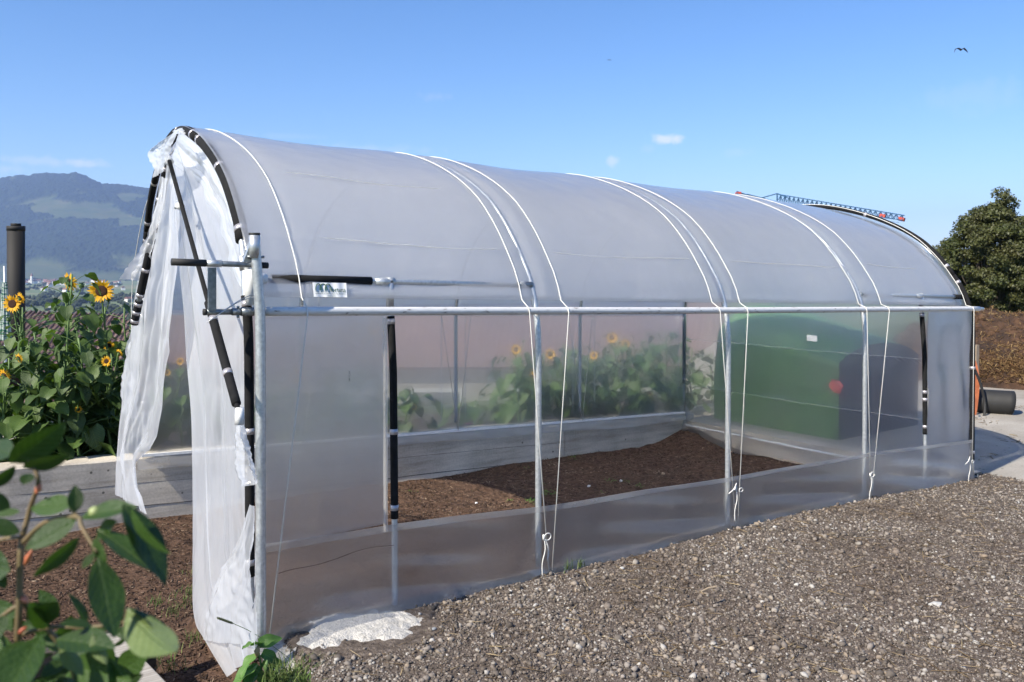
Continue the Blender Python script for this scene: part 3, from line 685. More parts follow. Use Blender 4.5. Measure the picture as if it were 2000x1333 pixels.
# valance at the top, flaring outwards
sheet('gable_film', [(334,316),(372,345),(395,362),(402,392),(430,425),(432,455),(448,490),(447,515),(470,560)], [(352,250),(386,272),(422,318),(446,368),(462,410),(474,450),(484,485),(490,520),(490,560)], 2, .010, 6.1, M_valance, 40, 80, .04, edge=True)
sheet('gable_flap', [(318,274),(300,290),(290,303),(303,330),(301,348)], [(352,250),(345,272),(338,296),(333,312),(328,326)], 1.2, .011, 7.7, M_valance, 26, 30, -.10)
sheet('gable_flap', [(314,345),(308,400),(290,470),(265,515),(255,530),(244,546)], [(326,350),(320,400),(308,450),(296,500),(286,525),(279,549)], 1.2, .022, 8.8, M_curtain, 26, 40, -.09)
None and sheet('gable_flap', [(334,316),(340,350),(350,400)], [(352,270),(372,330),(392,400)], 3, .02, 9.8, M_curtain, 26, 30, -.08)
sheet('film_bundle', [(346,254),(340,262)], [(356,250),(358,262)], 2, .02, 3.3, M_valance, 10, 10, -.08)
sheet('back_corner_film', [(262,636),(250,680),(243,740),(240,800)], [(275,636),(275,700),(268,760),(262,820)], 2, .02, 3.9, M_curtain, 18, 24, .05)
# door rods
r0 = on_x(328, 317, -.05); r1 = on_x(262, 633, -.13)
P = resample([r0, r0.lerp(r1,.5)+Vector((0,.0,-.01)), r1], 60)
rod = MB().tube(P, .0135, 12).mk('door_rod', M_galvdark, gh, True)
for a, b_ in ((.02,.42),(.47,.83),(.85,1)): 
    s = sleeve_on(P, a, b_, rod, .022)
    for tt in (a+.02, (a+b_)/2, b_-.02): clip_on(P, tt, s, .0228, .02)
r0 = on_x(331, 315, -.06); r1 = on_x(468, 812, -.16)
P = resample([r0, r1], 60)
rod = MB().tube(P, .0105, 12).mk('door_rod', M_foam, gh, True)
s = sleeve_on(P, .63, .97, rod, .0185); clip_on(P, .69, s, .0200, .026); clip_on(P, .87, s, .0200, .024)
MB().tube([r1+Vector((0,0,.03)), r1-Vector((0,0,.035))], [.016,.019], 12).mk('taped_end', M_whitetape, rod, True)
q = on_x(352, 404, -.08); rj = MB().tube([q+Vector((0,-.02,0)), q+Vector((0,.03,.005))], .018, 10).mk('rod_joint', M_whitetape, gh, True)
MB().tube([q+Vector((0,.02,0)), q+Vector((0,.075,0))], .0045, 8).tube([q+Vector((0,.072,0)), q+Vector((0,.08,0))], .009, 8).mk('screw', M_galvdark, rj, True)
q = on_x(330, 312, -.05); MB().tube([q+Vector((0,-.02,-.015)), q+Vector((0,.02,.01))], .02, 10).mk('rod_joint', M_whitetape, gh, True)

# lashing cords ----------------------------------------------------------------
def cord(X, Xfoot, knot=True):
    top = resample(hoop_pts(X, off=.026, zmin=1.42, zmin_back=.2), 60)
    zr = rail_z(X)
    P = [Vector((Xfoot, -.04, float(z_site(Xfoot))+.01)), Vector((X, -.056, zr-.01)), Vector((X, -.05, zr+.014)), ] + top
    b = MB(); b.tube(P, .0028, 6); c = b.mk('cord', M_cord, gh, True)
    return P, c
def bow(px, py, kind):
    q = on_y(px, py, -.075); b = MB()
    if kind == 0:
        b.tube([q+Vector((.022+.022*math.cos(a), -.004, .0+.018*math.sin(a))) for a in np.linspace(-2.6, 2.9, 14)], .0028, 6)
        b.tube(smooth_path([q, q+Vector((.02,-.006,-.04)), q+Vector((.028,-.004,-.09)), q+Vector((.02,-.002,-.125))], 5), .0028, 6)
    else:
        b.tube(smooth_path([q+Vector((-.07,-.004,-.02)), q+Vector((-.03,-.01,.005)), q+Vector((0,-.006,.035)), q+Vector((-.01,-.002,.0)), q+Vector((-.03,-.004,-.005))], 5), .003, 6)
        b.tube([q+Vector((.04+.018*math.cos(a), -.008, -.012+.012*math.sin(a))) for a in np.linspace(-3, 3, 12)], .0028, 6)
    b.tube(smooth_path([q+Vector((0,0,.01)), q+Vector((.004,-.008,-.06)), q+Vector((-.012,-.004,-.13)), q+Vector((-.008,.0,-.2))], 4), .003, 6)
    b.tube([q+Vector((0,0,.014)), q+Vector((0,0,-.014))], .0065, 8); return b.mk('cord_knot', M_cord, gh, True)
cord(.20, .03); cord(1.40, 1.54); cord(1.66, 1.56); cord(2.86, 3.03); cord(3.12, 3.05); cord(4.43, 4.52); cord(4.72, 4.53); cord(5.97, 6.0)
bow(1062, 1050, 0); bow(1437, 955, 1); bow(1700, 928, 0); bow(1893, 900, 1)
for X in (1.5, 3.0, 4.5):    # cords at the back, seen through the film
    zf_ = .165-.0425*X
    for dx in (-.16, .16):
        MB().tube([Vector((X, W-.04, zf_+.02)), Vector((X+dx, W-.01, 1.2+SL*X)), Vector((X+dx, W-.01, 1.3+SL*X))], .003, 6).mk('cord', M_cord, gh, True)

# ------------------------------------------------------------------ plants
def leaf_mat(name, lo, hi, under=None, tr=.25, rough=.5):
    m, nt, b = mat(name); g = N(nt, 'ShaderNodeObjectInfo'); v = coords(nt)
    nz = noise_tex(nt, v, 14, 4); ad = N(nt, 'ShaderNodeMath', operation='ADD'); mu = N(nt, 'ShaderNodeMath', operation='MULTIPLY'); mu.inputs[1].default_value = .55
    nt.links.new(g.outputs['Random'], mu.inputs[0]); m2 = N(nt, 'ShaderNodeMath', operation='MULTIPLY'); m2.inputs[1].default_value = .45; nt.links.new(nz, m2.inputs[0])
    nt.links.new(mu.outputs[0], ad.inputs[0]); nt.links.new(m2.outputs[0], ad.inputs[1])
    c = ramp(nt, ad.outputs[0], [(.15, lo), (.75, hi)])
    if under:
        gg = N(nt, 'ShaderNodeNewGeometry'); mx = N(nt, 'ShaderNodeMix', data_type='RGBA'); nt.links.new(gg.outputs['Backfacing'], mx.inputs[0]); nt.links.new(c, mx.inputs[6]); mx.inputs[7].default_value = (*under, 1); c = mx.outputs[2]
    sx = N(nt, 'ShaderNodeSeparateXYZ'); nt.links.new(v, sx.inputs[0])
    def mt(op, a, b2=None):
        n = N(nt, 'ShaderNodeMath', operation=op)
        for i_, q_ in enumerate((a, b2)):
            if q_ is None: continue
            if isinstance(q_, (int, float)): n.inputs[i_].default_value = q_
            else: nt.links.new(q_, n.inputs[i_])
        return n.outputs[0]
    ay = mt('ABSOLUTE', sx.outputs[1]); ph_ = mt('SINE', mt('MULTIPLY', mt('SUBTRACT', sx.outputs[0], mt('MULTIPLY', ay, 1.1)), 52)); vein = mt('MAXIMUM', mt('MULTIPLY', mt('SUBTRACT', ph_, .86), 5), mt('SUBTRACT', 1, mt('MULTIPLY', ay, 75)))
    vn = N(nt, 'ShaderNodeMath', operation='MULTIPLY', use_clamp=True); nt.links.new(vein, vn.inputs[0]); vn.inputs[1].default_value = .5
    mv = N(nt, 'ShaderNodeMix', data_type='RGBA'); nt.links.new(vn.outputs[0], mv.inputs[0]); nt.links.new(c, mv.inputs[6]); mv.inputs[7].default_value = (min(hi[0]*2,.9), min(hi[1]*1.7,.9), hi[2]*2, 1); c = mv.outputs[2]
    nt.links.new(c, b.inputs['Base Color']); b.inputs['Roughness'].default_value = rough
    tl = N(nt, 'ShaderNodeBsdfTranslucent'); hs_ = N(nt, 'ShaderNodeHueSaturation', Value=1.5, Saturation=1.15); nt.links.new(c, hs_.inputs['Color']); nt.links.new(hs_.outputs[0], tl.inputs['Color'])
    ms = N(nt, 'ShaderNodeMixShader'); ms.inputs[0].default_value = tr; nt.links.new(b.outputs[0], ms.inputs[1]); nt.links.new(tl.outputs[0], ms.inputs[2])
    nt.links.new(ms.outputs[0], nt.nodes['Material Output'].inputs['Surface'])
    bump(nt, b, mt('SUBTRACT', nz, vn.outputs[0]), .5, .004)
    return m
M_sfleaf = leaf_mat('sunflower leaf', (.026,.056,.012), (.085,.145,.03), tr=.28, rough=.55)
M_stem = simple('green stem', [(.3,(.07,.13,.035)),(.7,(.13,.21,.06))], 10, .6)
M_petal = leaf_mat('yellow petal', (.75,.33,.008), (.85,.48,.01), tr=.3)
M_disc = simple('brown seed disc', [(.35,(.012,.006,.003)),(.7,(.10,.035,.012))], 120, .9, 0, 1, .006)
M_bud = simple('green bud scales', [(.3,(.05,.10,.025)),(.7,(.10,.18,.05))], 30, .7)
def leaf_mesh(name, L, Wd, fold, droop, wav, mat_, heart=.25, nu=4, nv=6, serr=0):
    """blade in local axes: grows along +X from the origin, upper side +Z"""
    b = MB()
    def fn(u, v):
        t = v; s = (.5-u)*2
        w = Wd*.5*(math.sin(math.pi*min(1, (t*.92+.08))**.72)**.8 if heart > 0 else math.sin(math.pi*t**.9)**.85 if 0 < t < 1 else 0)
        if t >= 1: w = 0.001
        w *= 1 + serr*math.sin(t*40)
        back = -heart*L*.4*abs(s)*(1-t)**2
        return Vector((t*L+back, s*w, fold*abs(s)*w - droop*t*t*L + wav*math.sin(t*11+s*2)*abs(s)))
    b.grid(fn, nu, nv); o = b.mk(name, mat_, None, True); me = o.data; bpy.data.objects.remove(o); return me
SFL = [leaf_mesh('sunflower_leaf', 1, rnd.uniform(.72,.9), rnd.uniform(.15,.4), rnd.uniform(.15,.5), .04, M_sfleaf) for _ in range(5)]
def petal_mesh():
    b = MB(); b.grid(lambda u, v: Vector((v, (u-.5)*.34*math.sin(math.pi*(.12+.88*v)**.8 if v < 1 else 0.0)+ (0 if v < 1 else 0), .12*math.sin(v*2.4)+.04*abs(u-.5))), 2, 4)
    o = b.mk('p', M_petal, None, True); me = o.data; bpy.data.objects.remove(o); return me
PET = petal_mesh()
def disc_mesh():
    b = MB(); n = 16; V = [(0,0,.16)]; Fc = []
    rings = [(.5,.2),(.85,.2),(1,.08),(.95,-.12),(.5,-.25)]
    for r_, z in rings: V += [(r_*math.cos(2*math.pi*k/n), r_*math.sin(2*math.pi*k/n), z) for k in range(n)]
    Fc += [(0, 1+k, 1+(k+1) % n) for k in range(n)]
    for j in range(len(rings)-1): Fc += [(1+j*n+k, 1+(j+1)*n+k, 1+(j+1)*n+(k+1) % n, 1+j*n+(k+1) % n) for k in range(n)]
    b.add(V, Fc); o = b.mk('d', M_disc, None, True); me = o.data; bpy.data.objects.remove(o); return me
DSC = disc_mesh()
def bud_mesh():
    b = MB()
    for k in range(18):
        a = k*2.4; t = .2+.6*(k/18); r_ = .55+.35*math.sin(k)
        d = Vector((math.cos(a)*math.sin(t*2), math.sin(a)*math.sin(t*2), math.cos(t*2)*.8+.3)); q = d.orthogonal().normalized()*.16
        b.add([d*.25-q, d*.25+q, d*(1.0+.25*math.sin(k*3)), ], [(0,1,2)])
    b.add([tuple(v*.62) for v in ICO_V], [tuple(f) for f in ICO_F])
    o = b.mk('b', M_bud, None); me = o.data; bpy.data.objects.remove(o); return me
BUD = bud_mesh()
def head(parent, pos, face, R_, npet=24, disc=.42):
    """flower head as a part: petals and disc as sub-parts"""
    Q = Vector(face).to_track_quat('Z', 'Y').to_matrix().to_4x4()
    e = place('flower_head', DSC, parent, Matrix.Translation(pos) @ Q @ Matrix.Scale(R_*disc, 4))
    for k in range(npet):
        a = 2*math.pi*k/npet + rnd.uniform(-.08,.08); ring = k % 2
        M = Matrix.Rotation(a,4,'Z') @ Matrix.Translation((.82,0,-.03-.05*ring)) @ Matrix.Rotation(rnd.uniform(-.45,.1),4,'Y') @ Matrix.Scale((1/disc-.9)*rnd.uniform(.85,1.1),4)
        place('petal', PET, e, M)
    c = place('calyx', BUD, e, Matrix.Translation((0,0,-.35)) @ Matrix.Rotation(math.pi,4,'X') @ Matrix.Diagonal((1.15,1.15,.4,1)))
    return e
def sunflower(loc, h, label, group, heads=(), buds=0, nleaf=26, lsz=.17, lean=(0,0), spread=1.0):
    root = empty('sunflower_plant', loc, label, 'sunflower', group)
    L0 = Vector(loc); P = [L0 + Vector((lean[0]*t*t+.02*math.sin(t*7+h*9), lean[1]*t*t, h*t)) for t in np.linspace(0, 1, 10)]
    MB().tube(P, [.014-.008*k/9 for k in range(10)], 7).mk('stem', M_stem, root, True)
    for k in range(nleaf):
        t = (k+.5)/nleaf*.92+.04; p, d = path_at(P, t); a = k*2.4+rnd.uniform(-.5,.5)
        pet_len = (.10+.10*(1-t))*spread*rnd.uniform(.6,1.5); sz = lsz*(1.1-.65*t**1.5)*rnd.uniform(.7,1.25)
        out = Vector((math.cos(a), math.sin(a), rnd.uniform(.15,.7))).normalized(); tip = p-L0+out*pet_len
        if L0.y + tip.y + min(0, math.sin(a))*sz < W + .07: a = -a; out.y = abs(out.y); tip = p-L0+out*pet_len
        M = Matrix.Translation(tip) @ Matrix.Rotation(a,4,'Z') @ Matrix.Rotation(rnd.uniform(.1,1.0),4,'Y') @ Matrix.Rotation(rnd.uniform(-.5,.5),4,'X') @ Matrix.Scale(sz,4)
        lf = place('leaf', SFL[rnd.randrange(5)], root, M)
        MB().tube([p, p+out*pet_len*.6+Vector((0,0,.01)), p+out*pet_len], .0025, 5, False).mk('leaf_stalk', M_stem, root, True)
    for k in range(buds):
        t = rnd.uniform(.72,.98); p, d = path_at(P, t); a = rnd.uniform(0,6.28); q = p + Vector((math.cos(a)*.09, math.sin(a)*.09, rnd.uniform(.05,.16)))
        MB().tube(smooth_path([p, p.lerp(q,.5)+Vector((math.cos(a)*.02,math.sin(a)*.02,-.01)), q], 3), .004, 5).mk('branch', M_stem, root, True)
        place('bud', BUD, root, Matrix.Translation(q-L0) @ Matrix.Rotation(rnd.uniform(-.5,.5),4,'X') @ Matrix.Scale(rnd.uniform(.022,.038),4))
    for (hp, face, R_) in heads:
        hp = Vector(hp); t = min(max((hp.z-L0.z)/h-.35, .3), .8); p, d = path_at(P, t); p = path_at(P, t)[0]
        MB().tube(smooth_path([p, p.lerp(hp,.6)+Vector((0,0,-.02)), hp-Vector(face).normalized()*R_*.15], 4), .006, 6).mk('branch', M_stem, root, True)
        head(root, hp-L0, face, R_)
    return root
tocam = lambda p: (CAM-Vector(p)).normalized()
GL = 'sunflowers behind the wall left of the greenhouse'; GB = 'sunflowers seen through the back film'
M_bed = simple('dark bed soil', [(.3,(.03,.02,.014)),(.7,(.07,.05,.035))], 12, .95)
o = heightfield('flower_bed', np.linspace(-6,8,30), np.linspace(W+.24,4.9,10), lambda X, Y: .03-.04*X+.03*(fbm(X,Y,.4,2,4)), M_bed); tag(o, 'dark soil of the flower bed behind the wall', kind='structure')
def bedz(x): return .04-.04*x
def yb(px, py, Y): return on_y(px, py, Y)
# left group: (stem pixel x, Y, top pixel y)
left = [
 (140,3.75,536,'tallest sunflower with a cluster of green buds in front of the black flue', [], 4, 30),
 (133,4.1,590,'sunflower whose yellow head shows its green back, between bud clusters', [((135,552),'side',.085)], 4, 28),
 (198,3.95,600,'sunflower with the big open yellow head left of the film curtain', [((198,569),'front',.105)], 3, 26),
 (245,4.2,600,'slender sunflower with one green bud beside the film curtain', [((213,676),'front',.05)], 2, 22),
 (28,3.9,640,'sunflower with an orange yellow head at the left edge above the roof', [((24,594),'front2',.075),((38,583),'side',.05)], 2, 24),
 (75,3.6,650,'low leafy sunflower without open head left of the tallest one', [], 2, 24),
 (10,3.6,700,'sunflower cut by the left edge with a low half hidden yellow head', [((8,735),'side',.06)], 1, 22),
 (165,3.55,660,'leafy sunflower with a small brown centred head low in its shade', [((153,800),'front',.03)], 1, 26),
 (110,3.5,700,'leafy sunflower low in the middle of the left group', [((36,700),'side',.04)], 1, 24),
 (215,3.6,690,'leafy sunflower with two small yellow heads close to the curtain', [((208,706),'front2',.045),((232,690),'side',.035)], 1, 24),
 (60,4.3,600,'tall back row sunflower between the flue and the orange head', [], 3, 24),
 (-50,3.8,640,'sunflower standing just outside the left edge of view', [], 1, 20),
 (180,4.4,640,'back row sunflower behind the big open head', [], 2, 22),
]
for (px, Y, ty, lab, hd, bd, nl) in left:
    top = yb(px, ty, Y); x = top.x; base = Vector((x+rnd.uniform(-.05,.05), Y, bedz(x)))
    hs2 = []
    for (hx, hy), kind, R_ in hd:
        hp = yb(hx, hy, Y-.12); c = tocam(hp)
        face = {'front': c+Vector((-.15,0,.1)), 'front2': c+Vector((-.6,0,.1)), 'side': Vector((.9,.6,.35))}[kind]
        hs2.append((hp, face.normalized(), R_))
    sunflower(base, max(top.z-base.z, .4), lab, GL, hs2, bd, int(nl*1.7), .17, spread=1.25)
back = [
 (1010,3.7,690,'sunflower with a yellow head left of the second post, through the film', [((1008,683),'front',.06)], 1, 20),
 (1060,3.6,690,'sunflower with two heads just right of the second post', [((1075,692),'front',.065),((1040,735),'front2',.05)], 1, 22),
 (1110,3.65,700,'leafy sunflower left of the slim middle back post', [], 1, 22),
 (1150,3.5,700,'leafy sunflower just right of the slim middle back post', [((1160,695),'front2',.05)], 1, 22),
 (1205,3.9,660,'sunflower with a blurred yellow head over the middle of the back film', [((1195,660),'front',.075),((1222,672),'front',.06)], 1, 22),
 (1250,3.6,680,'leafy sunflower in the right half of the back film', [((1268,769),'front',.035)], 1, 24),
 (1300,3.8,650,'tall leafy sunflower next to the far back corner', [((1307,792),'front',.03)], 1, 24),
 (1350,3.8,680,'sunflower behind the far corner, beside the green container', [], 0, 20),
 (1390,4.3,690,'rearmost sunflower beyond the far corner', [], 0, 14),
 (790,3.6,760,'low sunflower seen just right of the first door post', [((808,795),'front',.04)], 0, 16),
 (930,3.9,790,'low green plant in the middle of the back film', [], 0, 12),
 (690,3.9,720,'sunflower blurred behind the near side film', [((730,640),'front2',.07)], 1, 20),
 (1035,3.95,720,'leafy sunflower in the second row behind the second post', [], 1, 22),
 (1130,4.0,680,'tall leafy sunflower in the second row left of the middle', [], 1, 24),
 (1180,4.1,690,'leafy sunflower in the second row in the middle of the back film', [], 1, 24),
 (1275,4.1,670,'leafy sunflower in the second row near the far corner', [], 1, 24),
 (350,3.6,720,'sunflower with small orange heads seen between the door curtains', [((352,706),'front2',.035),((327,728),'front',.03)], 1, 20),
 (560,3.9,760,'sunflower blurred behind the lower part of the near side film', [((578,735),'front',.08)], 0, 18),
]
for (px, Y, ty, lab, hd, bd, nl) in back:
    top = yb(px, ty, Y); x = top.x; base = Vector((x, Y, bedz(x)))
    hs2 = []
    for (hx, hy), kind, R_ in hd:
        hp = yb(hx, hy, Y-.1); c = tocam(hp)
        hs2.append((hp, {'front': c, 'front2': c+Vector((-.6,0,.1)), 'side': Vector((-.5,-.6,-.5))}[kind].normalized(), R_))
    sunflower(base, max(top.z-base.z, .3), lab, GB, hs2, bd, int(nl*1.9), .17, spread=1.4)
M_pink = simple('pink petals', [(.3,(.75,.03,.14)),(.7,(.85,.06,.2))], 10)
q = yb(915, 829, 3.35); z_ = empty('zinnia', (q.x, 3.35, bedz(q.x)), 'small bright pink flower low behind the back film', 'flower')
b = MB()
for k in range(10):
    a = k*.628; d = Vector((math.cos(a),math.sin(a),.15)); s_ = Vector((-math.sin(a),math.cos(a),0)); b.add([q, q+d*.03+s_*.01, q+d*.042, q+d*.03-s_*.01], [(0,1,2,3)])
b.mk('blossom', M_pink, z_); MB().tube([Vector((q.x,3.35,bedz(q.x))), q], .003, 5).mk('stem', M_stem, z_)

# foreground shrub
M_shleaf = leaf_mat('glossy shrub leaf', (.016,.040,.006), (.045,.092,.016), under=(.15,.20,.07), tr=.28, rough=.42)
M_twig = simple('reddish twig', [(.3,(.10,.085,.04)),(.7,(.20,.13,.065))], 30, .6)
M_redbud = simple('red stipule', [(.3,(.45,.10,.05)),(.7,(.6,.2,.1))], 20, .5)
SHL = [leaf_mesh('shrub_leaf', 1, w_, f_, d_, .012, M_shleaf, heart=0, nu=6, nv=10) for w_, f_, d_ in ((.5,.25,.12),(.46,.3,.3),(.55,.15,.05),(.42,.35,.55))]
root_p = at(-60, 1600, 1.0)
shrub = empty('shrub', root_p, 'out of focus leafy shrub with reddish twigs close to the camera', 'shrub')
def twig(pts, r=(.003,.0018)):
    P = smooth_path([at(*p) for p in pts], 5); n = len(P)
    return MB().tube(P, [r[0]+(r[1]-r[0])*i/(n-1) for i in range(n)], 7).mk('twig', M_twig, shrub, True)
twig([(-60,1600,1.0),(20,1400,.95),(35,1230,.92),(40,1080,.92),(45,1040,.93)], (.0045,.003))
twig([(40,1160,.92),(62,1200,.93),(110,1250,.94),(150,1333,.96),(170,1480,1.0)], (.003,.003))
twig([(45,1045,.92),(60,990,.92),(75,940,.9),(60,905,.9),(30,870,.9)], (.003,.0016))
twig([(-60,1120,.95),(-10,1060,.93),(40,1050,.92)], (.0025,.002))
twig([(45,1060,.92),(90,1020,.9),(150,1010,.88),(160,1030,.87),(190,1080,.86)], (.0028,.002))
twig([(150,1010,.88),(135,985,.9),(120,975,.9)], (.002,.0016))
twig([(40,1240,.93),(100,1225,.93),(180,1225,.92),(245,1215,.92)], (.0025,.0018))
twig([(-40,1250,.95),(10,1200,.93),(40,1180,.93)], (.003,.002))
def shl(bx, by, bd, tx, ty, td, kind, roll, wscale=1.0, red=False):
    """leaf from base to tip; roll turns the blade about its own length"""
    A = at(bx, by, bd); B = at(tx, ty, td); x = (B-A); L = x.length; x.normalize()
    c = (CAM-A).normalized(); zt = (c - x*c.dot(x)).normalized(); y = zt.cross(x)
    M = Matrix((x, y, zt)).transposed().to_4x4(); M = M @ Matrix.Rotation(roll, 4, 'X')
    # the blade droops in local z: aim so its tip lands on B
    return place('leaf', SHL[kind], shrub, Matrix.Translation(A-root_p) @ M @ Matrix.Diagonal((L*1.04, L*wscale, L*.8, 1)))
for a in [
 (20,905,.9, 122,838,.88, 0, .5, .85), (25,890,.9, -30,870,.93, 2, .3,.9), (45,915,.9, 130,893,.88, 2,.9,.7),(30,910,.9,-20,960,.9,0,-.5,.8),
 (60,925,.9, 45,945,.88, 2, .4, 1.2), (145,985,.88, 60,992,.9, 2,.5,.7), (148,1000,.88, 147,950,.88, 2, .2, 1.1),
 (150,1015,.88, 50,1070,.86, 2, .55, .9), (155,1050,.86, 70,1130,.84, 0, -.7, .75), (160,1010,.87, 258,985,.85, 0,-.9,.75),
 (190,1035,.86, 300,1105,.84, 0, -.9, .85), (240,985,.85, 330,1130,.83, 0, -.75, .85), (255,990,.84, 305,1090,.82, 1, 1.2, .8), (185,1050,.86, 205,1110,.86, 2,.7,.8),
 (190,1090,.85, 225,1240,.82, 2, -.5, .85), (185,1080,.86, 160,1110,.85, 2,.3,.9), (230,1020,.86, 170,1050,.88,1,.6,.8),
 (248,1190,.86, 352,1330,.80, 3, 2.9, .85), (250,1188,.86, 355,1245,.84, 1, -1.2, .6), (40,1040,.92,-40,1020,.9,2,.5,.9),(-10,1110,.9,10,1150,.9,2,.4,1.1),(-40,1100,.9,15,1115,.88,2,.2,1.4),
 (40,1000,.9,-10,1005,.9,2,.7,.7),(60,1215,.93, 110,1180,.9,2,.6,.9),(180,1222,.92,120,1215,.9,0,.8,.8),(95,1225,.93,60,1180,.9,2,.3,.9),
 (110,1250,.92, 215,1255,.88, 0,-.8,.8),(120,1260,.92, 160,1320,.9, 2, 2.6,.8),(180,1240,.9, 205,1300,.88,0,2.7,.8),(60,1250,.92,-30,1330,.86,0,.6,.9),
 (80,1240,.9,-20,1400,.8,0,.5,.75),(10,1200,.93,-20,1260,.9,0,.3,.9),(20,1000,.92,-25,960,.9,2,.3,.8),(140,1300,.95,240,1330,.9,0,.3,.9),(150,1330,.95,100,1360,.9,2,.3,.9),
 (215,1290,.92,260,1400,.9,1,-.6,.9),(60,1290,.95,30,1360,.9,2,.5,.9),(130,1290,.95,80,1320,.92,2,.4,.9),(-20,1230,.93,30,1290,.9,0,.8,.8),(0,1300,.95,60,1330,.9,2,.8,.8),
 (170,1225,.93,150,1160,.92,1,.9,.7),(230,1230,.93,240,1180,.92,2,1.0,.5),(100,1330,.97,180,1400,.95,2,.4,1.),(40,1330,.97,-10,1400,.95,2,.2,1.),
]: shl(*a)
for k in range(58):
    bx, by = rnd.uniform(-30,225), rnd.uniform(1190,1400); a = rnd.uniform(0,6.28); l = rnd.uniform(50,100); d = rnd.uniform(.98,1.15)
    shl(bx, by, d, bx+l*math.cos(a), by+l*math.sin(a)*.8, d-rnd.uniform(-.03,.04), rnd.randrange(3), rnd.uniform(-1,1), .85)
for (x, y, d) in ((120,985,.9),(146,988,.885),(185,1000,.87)):
    MB().add([tuple(at(x,y,d)+Vector(v)*.0065) for v in ICO_V], [tuple(f) for f in ICO_F]).mk('fruit', simple('pale green hip', [(.3,(.22,.27,.10)),(.7,(.3,.34,.14))], 20, .5), shrub, True)
for (a, b_) in (((48,1105,.91),(62,1075,.9)),((40,1165,.92),(55,1178,.91)),((30,1240,.92),(52,1225,.92)),((70,965,.9),(80,945,.9))):
    A, B = at(*a), at(*b_); MB().tube([A, A.lerp(B,.5), B], [.001,.0035,.0008], 6).mk('stipule', M_redbud, shrub, True)

# raised bed of timbers at the near left
rb = empty('raised_bed', on_z(240,1300,-.2), 'timber raised bed corner at the lower left', 'raised bed')
zT = .0
A0 = on_z(228, 1232, zT); A1 = on_z(338, 1345, zT); d_ = (A1-A0).normalized(); A2 = A0 + d_*3.0
side = Vector((-d_.y, d_.x, 0)); side = side if side.dot(RV) < 0 else -side
def board(a, b_, w, h, m, name='board'):
    bb = MB(); bb.beam(a, b_, w, h); o = bb.mk(name, m, rb); md = o.modifiers.new('bevel','BEVEL'); md.width = .006; md.segments = 2; return o
mid = side*.10
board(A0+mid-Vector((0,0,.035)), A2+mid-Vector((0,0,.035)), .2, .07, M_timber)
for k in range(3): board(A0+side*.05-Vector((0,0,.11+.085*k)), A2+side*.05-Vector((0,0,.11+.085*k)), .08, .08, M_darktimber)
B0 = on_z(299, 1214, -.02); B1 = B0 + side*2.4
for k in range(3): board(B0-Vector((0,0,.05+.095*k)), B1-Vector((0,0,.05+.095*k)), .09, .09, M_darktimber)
b = MB(); c0 = A0+side*.2; b.add([c0-Vector((0,0,.12)), A2+side*.2-Vector((0,0,.12)), A2+side*2-Vector((0,0,.12)), c0+side*1.8-Vector((0,0,.12))], [(0,1,2,3)]); b.mk('bed_soil', M_bed, rb)

# weed at the near post, grass
M_weed = leaf_mat('weed leaf', (.06,.14,.025), (.12,.24,.05), tr=.3)
WL = [leaf_mesh('weed_leaf', 1, .5, .3, .35, .05, M_weed, heart=.05, nu=4, nv=8, serr=.05) for _ in range(2)]
wp = on_y(508, 1345, -.2); wroot = empty('ground_cherry', wp, 'bushy green weed with papery pods at the near corner pole', 'weed')
top = on_y(503, 1262, -.2)
MB().tube([wp, wp.lerp(top,.5)+Vector((.01,0,0)), top], .004, 6).mk('stem', M_stem, wroot, True)
for (bx, by, tx, ty, k, rl) in ((505,1258,475,1252,0,.6),(505,1256,552,1246,1,.7),(507,1262,530,1248,0,.2),(500,1278,462,1312,1,.4),(500,1300,440,1338,0,.4),(512,1275,550,1295,0,.3),(515,1290,565,1320,1,.3),(505,1300,475,1330,1,-.5),(508,1262,492,1250,1,.5),(520,1318,560,1345,0,.3),(500,1320,470,1350,0,.3),(508,1310,512,1345,1,.2)):
    A = on_y(bx, by, -.2); B = on_y(tx, ty, -.23); x = (B-A); L = x.length; x.normalize(); c = (Vector((-.3,-.4,1))).normalized(); zt = (c-x*c.dot(x)).normalized(); y = zt.cross(x)
    place('leaf', WL[k], wroot, Matrix.Translation(A-wp) @ Matrix((x,y,zt)).transposed().to_4x4() @ Matrix.Rotation(rl,4,'X') @ Matrix.Diagonal((L,L*1.1,L,1)))
MB().tube([on_y(505,1262,-.22), on_y(502,1272,-.22), on_y(501,1284,-.22)], [.004,.013,.004], 8).mk('pod', simple('papery pod', [(.3,(.3,.2,.08)),(.7,(.4,.28,.12))], 20), wroot, True)
MB().tube([on_y(522,1290,-.24), on_y(520,1303,-.24), on_y(519,1318,-.24)], [.004,.012,.003], 8).mk('pod', M_bud, wroot, True)
M_grass = island_mat('grass blades', [(0,(.05,.09,.02)),(.6,(.10,.17,.04)),(1,(.22,.26,.09))])
